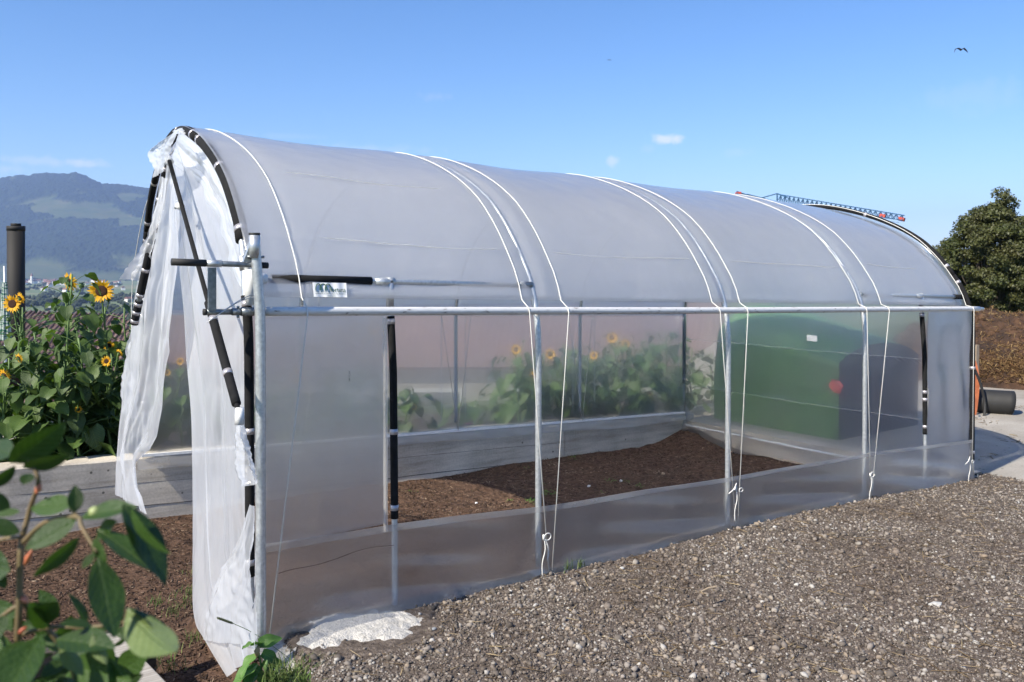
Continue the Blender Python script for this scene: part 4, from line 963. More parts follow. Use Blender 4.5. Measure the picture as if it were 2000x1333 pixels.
def grass(name, pts, n, hgt, spread, label, wid=.003):
    V = []; Fc = []
    for i in range(n):
        c = pts[rnd.randrange(len(pts))]; a = rnd.uniform(0,6.28); r_ = abs(rnd.gauss(0,spread)); p = Vector(c)+Vector((math.cos(a)*r_, math.sin(a)*r_, 0))
        h = hgt*rnd.uniform(.4,1.1); b_ = rnd.uniform(0,6.28); bend = Vector((math.cos(b_),math.sin(b_),0))*h*rnd.uniform(.2,.9); s_ = Vector((-math.sin(b_),math.cos(b_),0))*wid
        k = len(V)
        for t in (0,.35,.7): q = p+Vector((0,0,h*(t-.25*t*t)))+bend*t*t; V += [q-s_*(1-t*.6), q+s_*(1-t*.6)]
        V.append(p+Vector((0,0,h*.72))+bend)
        Fc += [(k,k+1,k+3,k+2),(k+2,k+3,k+5,k+4),(k+4,k+5,k+6)]
    return tag(mk(name, [tuple(v) for v in V], Fc, M_grass, origin=tuple(pts[0])), label, 'grass', kind='stuff')
def gz(px, py, z=-.12): return on_z(px, py, z)
grass('grass_tuft', [gz(x, y, -.1) for x, y in ((570,1330),(600,1335),(625,1325),(555,1345),(590,1350),(535,1345))], 420, .13, .03, 'grass tufts growing at the near corner below the mortar', .0028)
grass('grass_tuft', [gz(1110,1112,0.0), gz(1135,1108,0.0)], 34, .07, .02, 'small grass tuft at the skirt near the second post', .0022)
grass('grass_patch', [gz(x, y, -.27) for x, y in ((300,1262),(310,1290),(360,1180),(372,1160),(340,1200),(330,1310),(385,1120),(310,1180),(380,1250)) ], 420, .06, .05, 'thin grass growing through the mulch left of the greenhouse', .0016)
M_sprout = island_mat('sprout leaves', [(0,(.08,.18,.03)),(1,(.16,.30,.06))])
def sprout(px, py, n, sz, label):
    p = on_z(px, py, -.3); p.z = float(z_soil(np.array([p.x]), np.array([p.y]))[0])
    V = []; Fc = []
    for i in range(n):
        a = rnd.uniform(0,6.28); r_ = rnd.uniform(0, sz); q = p+Vector((math.cos(a)*r_, math.sin(a)*r_, rnd.uniform(.005,sz*.5))); l = sz*rnd.uniform(.25,.45); d = Vector((math.cos(a),math.sin(a),rnd.uniform(-.2,.6)))*l; s_ = Vector((-math.sin(a),math.cos(a),0))*l*.4
        k = len(V); V += [q, q+d*.5+s_, q+d, q+d*.5-s_]; Fc.append((k,k+1,k+2,k+3))
    tag(mk('seedling', [tuple(v) for v in V], Fc, M_sprout, origin=tuple(p)), label, 'seedling')
for (x, y, n, s_, lab) in ((1070,955,40,.06,'largest seedling clump left of the slim cord at the second post'),(1037,970,30,.05,'seedling clump beside the second post'),(1058,937,16,.035,'small seedling above the largest clump'),(1193,927,26,.05,'seedling left of the white plaster crumb'),(1225,926,18,.04,'seedling right of the white plaster crumb'),(1250,936,26,.045,'seedling clump in the middle of the bed'),(1178,952,16,.035,'seedling close to the skirt in the middle'),(1120,890,18,.045,'seedling at the crack of the concrete wall'),(1028,911,14,.035,'seedling at the foot of the wall left of the second post'),(995,965,12,.035,'seedling low between door post and second post'),(1310,935,8,.025,'tiny seedling right in the bed'),(800,955,8,.03,'tiny seedling right of the door post'),(815,952,7,.025,'tiny seedling second from the door post')):
    sprout(x, y, n, s_, lab)
for (x, y, s_, lab) in ((1213,924,.022,'white plaster crumb on the soil'),(1150,940,.02,'crumpled clear film scrap on the soil'),(1295,911,.026,'pale wood scrap on the soil near the wall'),(930,972,.016,'pale plastic scrap on the soil beside the door post')):
    p = on_z(x, y, -.3); p.z = float(z_soil(np.array([p.x]), np.array([p.y]))[0])+s_*.3
    V = [p+Vector((v[0]*s_*rnd.uniform(.6,1.2), v[1]*s_*.6, v[2]*s_*.6)) for v in ICO_V]; tag(MB().add(V, [tuple(f) for f in ICO_F]).mk('debris', M_whitetape if 'wood' not in lab else M_post, origin=p), lab, 'debris')
# foxtail grass leaning over the curtain
fx = empty('foxtail_grass', on_y(545,1300,-.2), 'foxtail grass stalk with a dark bristly spike leaning left', 'grass')
a0 = on_y(570,1290,-.2); a1 = on_y(500,1240,-.2); a2 = on_y(455,1218,-.2); a3 = on_y(424,1207,-.2)
MB().tube(smooth_path([a0,a1,a2],4), .0013, 5).mk('stalk', M_stem, fx)
b = MB(); b.tube(smooth_path([a2,a2.lerp(a3,.5),a3],4), [.002]+[.0045]*7+[.0015], 7)
for k in range(160):
    q = a2.lerp(a3, rnd.random()); d = Vector((rnd.gauss(0,1),rnd.gauss(0,1),rnd.gauss(0,1))).normalized(); s_ = d.orthogonal()*.0005; b.add([q-s_, q+s_, q+d*.009], [(0,1,2)])
b.mk('spike', simple('dark bristles', [(.3,(.05,.06,.02)),(.7,(.10,.11,.04))], 40), fx)

# ------------------------------------------------------------------ right side: green container, yard things, heap, tree
M_gcont = simple('green painted sheet', [(.3,(.085,.17,.065)),(.7,(.115,.225,.085))], 1.5, .5, bstr=.05)
M_dark = simple('dark grey end panel', [(.3,(.03,.025,.035)),(.7,(.055,.045,.06))], 2, .6)
con = empty('green_container', (7.3, 2.4, -.2), 'round topped green container with a dark end beyond the far end film', 'container')
X0c, Y0c, Y1c = 6.6, 1.6, 3.24
wC = 1.5
def cprof(t):   # t 0..1 from near foot over the roof to far foot
    pts = [(0,-.25),(0,.30),(0,.585),(.10,.64),(.28,.70),(.5,.74),(wC/2,.75)]
    if t > .5: a, b_ = cprof(1-t); return wC-a, b_
    tt = t*2*(len(pts)-1); i = min(int(tt), len(pts)-2); f = tt-i
    return pts[i][0]*(1-f)+pts[i+1][0]*f, pts[i][1]*(1-f)+pts[i+1][1]*f
b = MB(); crise = lambda z, v: z + .36*max(0, z-.3)/.45*(1-(1-v)**1.6)
b.grid(lambda u, v: Vector((X0c+cprof(u)[0] + .10*max(0,cprof(u)[1]-.3)*v*(1 if u < .5 else -1), Y0c+(Y1c-Y0c)*(v-.07*max(0,(cprof(u)[1]-.3))*v**6), crise(cprof(u)[1], v))), 48, 12); b.mk('body', M_gcont, con, True)
b = MB(); nn = 24; b.add([Vector((X0c-.002+cprof(k/nn)[0]*1.003, Y0c-.004, cprof(k/nn)[1]+.003)) for k in range(nn+1)], [tuple(range(nn+1))]); b.mk('end_panel', M_dark, con)
b = MB(); b.add([Vector((X0c+cprof(k/nn)[0]*.97+.02, Y1c-.08, crise(cprof(k/nn)[1],1)-.02)) for k in range(nn+1)], [tuple(range(nn,-1,-1))]); b.mk('back_panel', M_gcont, con)
q = on_x(1633, 755, X0c-.03); b = MB(); b.add([q+Vector((v[0]*.04,v[1]*.09,v[2]*.07+.02*math.sin(i*3))) for i, v in enumerate(ICO_V)], [tuple(f) for f in ICO_F]); b.mk('red_strap_knot', simple('red cloth', [(.3,(.6,.06,.05)),(.7,(.75,.12,.09))], 9), con)
tag(con, None, None)

# wooden post, orange strap, hoses
ppost = at(1901, 760, 11.0); gz_ = z_pad(ppost.x, ppost.y)
p0 = Vector((at(1903,760,10.8).x, at(1903,760,10.8).y, -.22)); ptop = at(1903, 674, 10.8)
wpst = MB().beam(Vector((p0.x,p0.y,-.22)), Vector((p0.x,p0.y,ptop.z)), .075, .075, up=Vector((0,1,0))).mk('wooden_post', M_post, origin=p0); tag(wpst, 'square raw wooden post standing before the dung heap', 'post')
M_orange = simple('orange webbing', [(.3,(.26,.075,.03)),(.7,(.42,.13,.05))], 18, .7)
b = MB()
pts = [(1897,695,10.55),(1905,715,10.5),(1909,745,10.45),(1907,780,10.42),(1901,823,10.4)]
P = smooth_path([at(*p) for p in pts], 5)
for i, p in enumerate(P):
    w_ = .026; b.V += [tuple(p-RV*w_), tuple(p+RV*w_), tuple(p+RV*w_+FV*.012), tuple(p-RV*w_+FV*.012)]
b.F = [(i*4+j, i*4+(j+1) % 4, i*4+4+(j+1) % 4, i*4+4+j) for i in range(len(P)-1) for j in range(4)]
tag(b.mk('strap', M_orange, origin=P[-1]), 'orange strap hanging in front of the wooden post', 'strap')
b = MB(); b.tube(smooth_path([at(*p) for p in ((1890,690,10.4),(1903,720,10.4),(1915,750,10.4),(1923,785,10.4),(1922,812,10.35),(1910,828,10.3),(1893,834,10.3))], 6), .016, 9)
tag(b.mk('black_hose', M_rubber, origin=at(1910,830,10.3)), 'thick black hose looping down to the concrete', 'hose')
b = MB(); b.tube(smooth_path([at(*p) for p in ((1913,812,10.3),(1912,820,10.25),(1900,826,10.25),(1885,829,10.25))], 6), .012, 9)
tag(b.mk('grey_hose', M_galvdark, origin=at(1900,826,10.25)), 'thin grey hose end lying inside the black loop', 'hose')
b = MB(); b.box(at(1893,745,10.7), (.12,.12,.06)); b.box(at(1893,790,10.7)-Vector((0,0,.12)), (.2,.16,.4)); 
tag(b.mk('black_box', M_rubber, origin=at(1893,800,10.7)), 'black crate stacked behind the far corner of the greenhouse', 'crate')
# curled black mat
cm = at(1928, 812, 10.6); ax = RV*.88 - FV*.46; ax.z = 0; ax.normalize(); sd2 = Vector((-ax.y, ax.x, 0))
def mat_pt(u, v):
    r_ = .14
    if u < .72: a = math.radians(250 - 285*u/.72); p = sd2*math.cos(a)*r_ + Vector((0,0,r_*math.sin(a)+r_))
    else:
        t = (u-.72)/.28; p = sd2*(math.cos(math.radians(-35))*r_+.34*t) + Vector((0,0,.055*(1-t)**2+.012+.02*t*math.sin(v*5)))
    return Vector((cm.x, cm.y, -.215)) + p + ax*((v-.5)*.50 + .05*math.sin(u*6))
b = MB(); b.grid(lambda u, v: mat_pt(u, v), 40, 8); o = b.mk('rubber_mat', M_rubber, origin=Vector((cm.x,cm.y,-.2)), smooth=True); slab(o, .02); tag(o, 'curled up black rubber mat lying before the dung heap', 'mat')

# dung heap
M_heap = simple('dung and straw', [(.3,(.016,.009,.006)),(.5,(.05,.025,.013)),(.75,(.11,.056,.027))], 5, .95, 0, 1, .05, detail=10)
hc = at(2120, 700, 14.5)
def z_heap(X, Y):
    dx = (X-hc.x); dy = (Y-hc.y); u = dx*RV.x+dy*RV.y; w_ = dx*FV.x+dy*FV.y
    q = (u/3.4)**2 + (w_/2.6)**2; h = 1.08*np.clip(1-q, 0, 1)**.55
    return -.27 + h + .55*(fbm(X,Y,.8,4,51)-.5)*np.clip(h*3,0,1) + .22*np.abs(fbm(X,Y,.22,3,52)-.5)*np.clip(h*3,0,1) + .05*(fbm(X,Y,.06,2,53)-.5)*np.clip(h*3,0,1)
o = heightfield('dung_heap', np.linspace(hc.x-4.6, hc.x+4.6, 300), np.linspace(hc.y-4.2, hc.y+4.2, 290), z_heap, M_heap); tag(o, 'brown dung heap mixed with yellow straw at the right', 'dung heap')
X = rng.uniform(hc.x-4.4, hc.x+3, 260000); Y = rng.uniform(hc.y-4.2, hc.y+3, 260000); P = np.stack([X,Y,z_heap(X,Y)+.01],-1)
dd = P-np.array(CAM); c_ = dd@np.array(FV); px = 1000+F_PX*(dd@np.array(RV))/c_; P = P[(px > 1860) & (px < 2080) & (P[:,2] > -.12)]
band = fbm(P[:,0]*.3, P[:,2]*1.0, .35, 2, 61); keepm = rng.uniform(0,1,len(P)) < np.clip(.55+2.4*(band-.45) - .55*np.clip((P[:,2]-.25)*3,0,1), .07, 1); P = P[keepm][:60000]
r = rng.uniform(.02,.075,len(P))
M_straw = island_mat('yellow straw', [(0,(.05,.024,.012)),(.45,(.14,.075,.032)),(.8,(.30,.19,.08)),(1,(.45,.33,.16))])
scatter('straw', P, np.stack([r, r*.05+.0015, r*.04+.001], -1), CHIP_V, CHIP_F3, M_straw, flat=1.6, label='yellow straw sticking out of the dung heap', cat='straw', origin=tuple(hc))
X = rng.uniform(6.8, 10.5, 2200); Y = rng.uniform(-.3, 2.2, 2200); d_l = np.abs((Y-.25) - .0*(X)); P = np.stack([X,Y,z_pad(X,Y)+.004],-1)
kp = (vnoise(X*1.0, Y*3.0, .5, 71) > .80); P = P[kp]; r = rng.uniform(.01,.04,len(P))
scatter('straw_litter', P, np.stack([r, r*.1+.001, r*.06+.001], -1), CHIP_V, CHIP_F3, M_strawbit, flat=.3, label='straw litter strewn on the concrete yard', cat='straw')
# pale fence board behind the heap
b = MB(); a_ = at(1893, 656, 17); b2 = at(1922, 657, 17); b.beam(a_-RV*.6, b2, .04, .07); o = b.mk('white_barrier', M_whitetape, origin=a_-Vector((0,0,1.2))); tag(o, 'white board edge behind the dung heap', 'board')
b.V.clear(); b.F.clear(); b.beam(a_-RV*.3-Vector((0,0,1.6)), a_-RV*.3, .06,.06, up=Vector((0,1,0))); b.mk('post', M_post, o)

# tree at the right
M_bark = simple('grey bark', [(.3,(.05,.04,.03)),(.7,(.11,.09,.07))], 5, .9, 0, .8, .03, sc=(1,1,.3))
def crown_mat(name, stops):
    m, nt, b = mat(name); g = N(nt, 'ShaderNodeNewGeometry'); c = ramp(nt, g.outputs['Random Per Island'], stops)
    v = coords(nt); nz = noise_tex(nt, v, .7, 3)
    mx = N(nt, 'ShaderNodeMix', data_type='RGBA'); nt.links.new(nz, mx.inputs[0]); nt.links.new(c, mx.inputs[6]); mx.inputs[7].default_value = (.085,.07,.022,1)
    nt.links.new(mx.outputs[2], b.inputs['Base Color']); b.inputs['Roughness'].default_value = .55
    tl = N(nt, 'ShaderNodeBsdfTranslucent'); nt.links.new(mx.outputs[2], tl.inputs[0]); ms = N(nt, 'ShaderNodeMixShader'); ms.inputs[0].default_value = .25
    nt.links.new(b.outputs[0], ms.inputs[1]); nt.links.new(tl.outputs[0], ms.inputs[2]); nt.links.new(ms.outputs[0], nt.nodes['Material Output'].inputs['Surface']); return m
M_crown = crown_mat('beech foliage', [(0,(.025,.048,.012)),(.5,(.055,.09,.02)),(1,(.11,.135,.035))])
def broad_tree(name, base, h, rad, nclump, nleaf, leaf, label, cat='tree', m=None, low=.08, group=None):
    root = empty(name, base, label, cat, group); B = Vector(base)
    MB().tube([B-Vector((0,0,.5)), B+Vector((.05,0,h*.3)), B+Vector((0,.1,h*.75))], [h*.045, h*.035, h*.008], 10).mk('trunk', M_bark, root, True)
    limb = MB(); C_ = []
    for k in range(nclump):
        while True:
            v = Vector((rnd.uniform(-1,1), rnd.uniform(-1,1), rnd.uniform(-1,1)))
            if .35 < v.length < 1: break
        v = v*rnd.choice([1,1,1,1.08,1.16])
        z = (v.z*.5+.5)*(1-low)+low; prof = math.sin(math.pi*(z*.78+.16))**.6
        c = B + Vector((v.x*rad*prof, v.y*rad*prof, z*h)); C_.append(c)
        if k % 3 == 0: limb.tube([B+Vector((0,0,h*.25*z+.1*h)), B.lerp(c,.6)+Vector((0,0,h*.05)), c], [h*.012,h*.006,h*.002], 5, False)
    limb.mk('limb', M_bark, root, True)
    Cn = np.array([tuple(c) for c in C_]); idx = rng.integers(0, len(Cn), nleaf); s = rad*(.16 if nclump < 200 else .115)
    dv = rng.normal(0,1,(nleaf,3)); dv /= np.linalg.norm(dv,axis=1)[:,None]; rr = s*rng.uniform(.3,1.25,nleaf)**.6
    P = Cn[idx] + dv*rr[:,None]*np.array([1.2,1.2,.75])
    a = rng.normal(0,1,(nleaf,3)); a /= np.linalg.norm(a,axis=1)[:,None]; nrm = dv*.6+rng.normal(0,.6,(nleaf,3))+np.array([0,0,.5]); bb = np.cross(nrm,a); bb /= np.linalg.norm(bb,axis=1)[:,None]; aa = np.cross(bb, nrm); aa /= np.linalg.norm(aa,axis=1)[:,None]
    L = leaf*rng.uniform(.6,1.3,nleaf)[:,None]
    V = np.stack([P-aa*L, P-bb*L*.55, P+aa*L, P+bb*L*.55], 1).reshape(-1,3); Fc = np.arange(nleaf*4).reshape(-1,4)
    mk('crown', V, Fc, m or M_crown, root)
    return root
tb = at(1945, 700, 42); broad_tree('beech_tree', (tb.x, tb.y, -3.2), 7.9, 3.15, 460, 140000, .07, 'large round brown green beech tree behind the dung heap')
tb = at(2190, 700, 46); broad_tree('beech_tree', (tb.x, tb.y, -3.2), 5.2, 3.2, 90, 30000, .10, 'smaller tree right of the large beech, at the edge of view')
hb_ = at(1905, 640, 50); broad_tree('hedge_shrub', (hb_.x, hb_.y, -3.6), 3.4, 2.4, 60, 16000, .10, 'low dark bush left of the large beech', 'bush')

# ------------------------------------------------------------------ crane far off
M_blue2 = simple('blue crane paint', [(.3,(.015,.06,.14)),(.7,(.03,.10,.2))], 1, .5); M_redp = simple('red panel', [(.3,(.45,.06,.03)),(.7,(.55,.09,.04))], 1, .5)
Dc = 160.0
ca, cb_, cc = at(1437,377,Dc), at(1518,384,Dc), at(1765,426,Dc*.9)
crane = empty('tower_crane', (cb_.x, cb_.y, -25), 'blue tower crane jib with red end panels rising behind the greenhouse roof', 'crane')
def lattice(A, B, h, w, n, r, name, taper=1.0):
    b = MB(); d = (B-A).normalized(); s_ = d.cross(Vector((0,0,1))).normalized(); up = s_.cross(d)
    bot = lambda t, k: A.lerp(B,t) + s_*k*w/2; tp_ = lambda t: A.lerp(B,t)+up*h*(1-(1-taper)*t)
    for k in (-1,1): b.tube([bot(0,k), bot(1,k)], r*1.3, 5)
    b.tube([tp_(0), tp_(1)], r*1.5, 5)
    for i in range(n):
        for k in (-1,1): b.tube([bot(i/n,k), tp_((i+.5)/n)], r, 4); b.tube([tp_((i+.5)/n), bot((i+1)/n,k)], r, 4)
        b.tube([bot(i/n,-1), bot(i/n,1)], r, 4)
    return b.mk(name, M_blue2, crane)
lattice(cb_+Vector((0,0,-1.4)), cc+Vector((0,0,-.4)), 1.75, 1.0, 26, .06, 'jib', .45)
lattice(cb_+Vector((0,0,-2.2)), ca+Vector((0,0,-.2)), .5, 1.2, 10, .07, 'counter_jib')
MB().beam(cb_.lerp(ca,.12)+Vector((0,0,-1.2)), cb_.lerp(ca,.75)+Vector((0,0,-.4)), 1, .7).mk('winch', M_blue2, crane)
MB().beam(ca+Vector((0,0,-.2)), ca.lerp(cb_,.12)+Vector((0,0,.0)), .7, .55).mk('counterweight', M_redp, crane)
b = MB(); b.tube([cb_+Vector((0,0,-1.5)), cb_+Vector((0,0,.5))], .14, 5); b.tube([cb_+Vector((0,0,.5)), cb_.lerp(ca,.4)+Vector((0,0,-.6))], .1, 5); b.tube([cb_+Vector((0,0,.5)), cb_.lerp(cc,.09)+Vector((0,0,.1))], .12, 5); b.mk('tower_head', M_blue2, crane)
for f in (.83,.965): MB().beam(cb_.lerp(cc,f)+Vector((0,0,-.25)), cb_.lerp(cc,f+.04)+Vector((0,0,-.3)), .7, .6).mk('sign_panel', M_redp, crane)
b = MB(); b.tube([cb_.lerp(cc,.45)+Vector((0,0,-1.5)), cb_.lerp(cc,.97)+Vector((0,0,-.9))], .03, 4); b.mk('cable', M_rubber, crane)
b = MB()
for k in range(4):
    ox, oy = (-.7,.7)[k % 2], (-.7,.7)[k//2]; b.tube([Vector((cb_.x+ox,cb_.y+oy,-25)), Vector((cb_.x+ox,cb_.y+oy,cb_.z-1.5))], .09, 5)
for k in range(24):
    z = -25+k*1.5; s_ = 1 if k % 2 else -1; b.tube([(cb_.x-.7*s_,cb_.y-.7,z),(cb_.x+.7*s_,cb_.y-.7,min(z+1.5,cb_.z-1.5))], .05, 4); b.tube([(cb_.x-.7,cb_.y-.7*s_,z),(cb_.x-.7,cb_.y+.7*s_,min(z+1.5,cb_.z-1.5))], .05, 4)
b.mk('mast', M_blue2, crane)

# ------------------------------------------------------------------ birds
M_bird = simple('dark plumage', [(.3,(.012,.011,.012)),(.7,(.025,.023,.025))], 5, .7)
def bird(px, py, d, span, label, bank=.0):
    c = at(px, py, d); b = MB(); f = (FV*.4+RV*.9).normalized(); s_ = Vector((-f.y,f.x,0)).normalized(); s_ = RV
    root = empty('bird', c, label, 'bird')
    ff = FV
    b.tube([c-ff*span*.22, c-ff*span*.1, c+ff*span*.1, c+ff*span*.2], [span*.01,span*.06,span*.05,span*.015], 8); b.mk('body', M_bird, root, True)
    for k in (-1,1):
        w_ = MB(); up = Vector((0,0,1))
        pts = [(0,.02),(.22,.12),(.42,.0-bank*k),(.52,-.22)]
        cen = [c + s_*k*a*span + up*(b_*span) for a, b_ in pts]; ch = [.16,.15,.10,.01]
        V = []
        for p, q in zip(cen, ch): V += [p+ff*q*span, p-ff*q*span*.6, p-ff*q*span*.6+up*.006*span+up*.03*span, p+ff*q*span+up*.04*span]
        w_.add(V, [(i*4+j, i*4+(j+1) % 4, i*4+4+(j+1) % 4, i*4+4+j) for i in range(3) for j in range(4)]+[(0,1,2,3),(15,14,13,12)]); w_.mk('wing', M_bird, root)
bird(1877, 98, 40, .60, 'dark bird with drooping wings high at the upper right', .06)
bird(1190, 118, 80, .42, 'tiny distant bird in the middle of the sky')

# ------------------------------------------------------------------ houses just below the garden
M_tile = simple('weathered clay tile', [(.3,(.13,.085,.075)),(.7,(.24,.165,.145))], 4, .85, 0, .4, .01); M_tile2 = simple('red clay tile', [(.3,(.14,.085,.075)),(.7,(.21,.13,.11))], .3, .85)
M_wallp = simple('cream plaster', [(.3,(.30,.275,.245)),(.7,(.38,.35,.31))], 3, .9); M_glass = simple('dark window glass', [(.3,(.03,.04,.05)),(.7,(.06,.07,.08))], 1, .1)
def tile_mesh():
    b = MB(); nx = 12; Wt, Lt = 1.0, 1.0
    def fn(u, v): return Vector((u*Wt, v*Lt, .11*math.cos(u*4*math.pi) + .03*(1-v)))
    b.grid(fn, nx, 1); b.add([Vector((u/nx, 0, .11*math.cos(u/nx*4*math.pi)+.03)) for u in range(nx+1)]+[Vector((u/nx, 0, .11*math.cos(u/nx*4*math.pi)-.06)) for u in range(nx+1)], [(u, u+1, nx+2+u, nx+1+u) for u in range(nx)])
    o = b.mk('t', M_tile, None); me = o.data; bpy.data.objects.remove(o); return me
TILE = tile_mesh()
hA = empty('house', (at(60,700,21).x, at(60,700,21).y, -4.5), 'house with weathered wavy tile roof behind the left sunflowers', 'house')
rA, rB, rC, rD = at(-120,604,25), at(236,617,24), at(300,800,18.8), at(-190,800,19.4)   # ridge left/right, eave right/left
ncol, nrow = 20, 13
for j in range(nrow):
    for i in range(ncol):
        u0, v0 = i/ncol, j/nrow
        f = lambda u, v: rD.lerp(rC, u).lerp(rA.lerp(rB, u), v)
        o_ = f(u0, v0); ex = f(u0+1/ncol, v0)-o_; ey = f(u0, v0+1/nrow)-o_; n = ex.cross(ey).normalized()
        M = Matrix(((ex.x*1.01, ey.x*1.08, n.x*.3, 0),(ex.y*1.01, ey.y*1.08, n.y*.3, 0),(ex.z*1.01, ey.z*1.08, n.z*.3, 0),(0,0,0,1)))
        if i == 0 and j == 0: roofA = MB().add([rA-Vector((0,0,.12)), rB-Vector((0,0,.12)), rC-Vector((0,0,.12)), rD-Vector((0,0,.12))], [(0,1,2,3)]).mk('roof', M_tile, hA)
        M = Matrix.Translation(o_-world_off(roofA)) @ M
        place('roof_tile', TILE, roofA, M)
bk = (rA-rD); bk.z = 0
rE, rF = rB+bk+Vector((0,0,-2.4)), rA+bk+Vector((0,0,-2.4))
MB().add([rA, rB, rE, rF], [(0,3,2,1)]).mk('rear_roof', M_tile, hA)
for a_, b2, nm in ((rD, rC, 'wall'),):
    ins = (rA-rD).normalized(); ins.z = 0; a2, b3 = a_+ins*.5, b2+ins*.5
    MB().add([a2-Vector((0,0,.3)), b3-Vector((0,0,.3)), Vector((b3.x,b3.y,-5)), Vector((a2.x,a2.y,-5))], [(0,1,2,3)]).mk('wall', M_wallp, hA)
gx = rC+ins*.5; MB().add([gx-Vector((0,0,.2)), rB-Vector((0,0,.15)), rE-Vector((0,0,.2)), Vector((rE.x,rE.y,-5)), Vector((gx.x,gx.y,-5))], [(0,1,2,3,4)]).mk('gable_wall', M_wallp, hA)
# flue
fl = at(31, 640, 20.2); ft = at(31, 437, 20.2); M_flue = simple('matt black flue', [(.3,(.009,.008,.0075)),(.7,(.018,.015,.013))], 2, .75, sc=(1,1,.3))
flue = empty('flue_pipe', (fl.x, fl.y, fl.z), 'thick black chimney flue rising behind the left sunflowers', 'chimney')
MB().tube([Vector((fl.x,fl.y,-1.2)), Vector((ft.x,ft.y,ft.z-.10))], .188, 24).mk('pipe', M_flue, flue, True)
MB().tube([Vector((ft.x,ft.y,ft.z-.17)), Vector((ft.x,ft.y,ft.z-.06))], .196, 24).mk('collar', M_flue, flue, True)
MB().tube([Vector((ft.x,ft.y,ft.z-.06)), Vector((ft.x,ft.y,ft.z))], .11, 20).mk('cap', M_flue, flue, True)
# folded parasol
pt, pb = at(9,520,15), at(9,640,15); par = empty('parasol', (pb.x,pb.y,-2), 'closed green and white parasol at the left edge', 'parasol')
MB().tube([Vector((pt.x,pt.y,-2)), pt], .022, 8).mk('pole', M_galv, par, True)
b = MB(); M_pg = simple('green striped canvas', [(.42,(.04,.16,.10)),(.5,(.45,.5,.45))], 9, .9, sc=(1,1,5), detail=1)
b.grid(lambda u, v: Vector((pt.x,pt.y,pt.z-.28-1.0*v)) + (RV*math.cos(u*6.283)+FV*math.sin(u*6.283))*((.03+.055*v)*(1+.25*math.sin(u*6.283*8))), 64, 8); b.mk('canopy', M_pg, par, True)
# second house, seen only through film
hB = empty('house', (at(800,800,24).x, at(800,800,24).y, -5), 'long house with red roof and cream wall blurred behind the back film', 'house')
qa, qb, qc, qd = at(330,608,30), at(1420,592,30), at(1400,716,25), at(300,722,25)
b = MB(); b.grid(lambda u, v: qd.lerp(qc,u).lerp(qa.lerp(qb,u),v)+Vector((0,0,.008*math.cos(u*500)+.02*(1-(v*24) % 1))), 600, 48); rf = b.mk('roof', M_tile2, hB); 
MB().add([qa+Vector((0,0,.1)), qb+Vector((0,0,.1)), qb+FV*6-Vector((0,0,3)), qa+FV*6-Vector((0,0,3))], [(0,3,2,1)]).mk('rear_roof', M_tile2, hB)
ins = Vector((FV.x,FV.y,0)).normalized()*.4; wa, wb_ = qd+ins, qc+ins
MB().add([wa-Vector((0,0,.1)), wb_-Vector((0,0,.1)), Vector((wb_.x,wb_.y,-7)), Vector((wa.x,wa.y,-7))], [(0,1,2,3)]).mk('wall', M_wallp, hB)
for f in (.12,.3,.5,.68,.86):
    c = wa.lerp(wb_, f)-ins*.02; c.z -= 1.2
    w_ = MB().box(c, (1.5,.08,1.1), Matrix.Rotation(-YAW,3,'Z')).mk('window_frame', M_whitetape, hB); MB().box(c-ins*.15, (1.3,.04,.9), Matrix.Rotation(-YAW,3,'Z')).mk('pane', M_glass, w_)
# paved court in front of the houses
b = MB(); pa = [at(-400,960,12),at(1600,960,12)]; 
M_pave = simple('pinkish paving', [(.3,(.30,.25,.22)),(.7,(.42,.36,.32))], 2, .9)
c1_, c2_ = Vector((-9,5.0,-1.3)), Vector((16,11,-1.5))
b.add([(-14,4.9,-.55),(12,4.9,-.9),(24,16,-4.6),(-14,16,-4.2)], [(0,1,2,3)]); tag(b.mk('paved_court', M_pave), 'pale paved slope behind the flower bed', kind='structure')

# ------------------------------------------------------------------ valley, villages, mountains
M_forest, nt, bb = mat('forest and alp')
v = coords(nt); n1 = noise_tex(nt, v, .0016, 8, .55); n2 = noise_tex(nt, v, .05, 4)
fc = ramp(nt, n2, [(.3,(.006,.012,.008)),(.7,(.022,.034,.018))]); mc = ramp(nt, noise_tex(nt, v, .006, 5), [(.3,(.04,.065,.025)),(.6,(.075,.085,.038)),(.8,(.12,.095,.055))])
at_n = N(nt, 'ShaderNodeAttribute', attribute_name='meadow'); mx = N(nt, 'ShaderNodeMix', data_type='RGBA'); nt.links.new(at_n.outputs['Fac'], mx.inputs[0]); nt.links.new(fc, mx.inputs[6]); nt.links.new(mc, mx.inputs[7]); nt.links.new(mx.outputs[2], bb.inputs['Base Color']); bb.inputs['Roughness'].default_value = .95; bb.inputs['Specular IOR Level'].default_value = .1
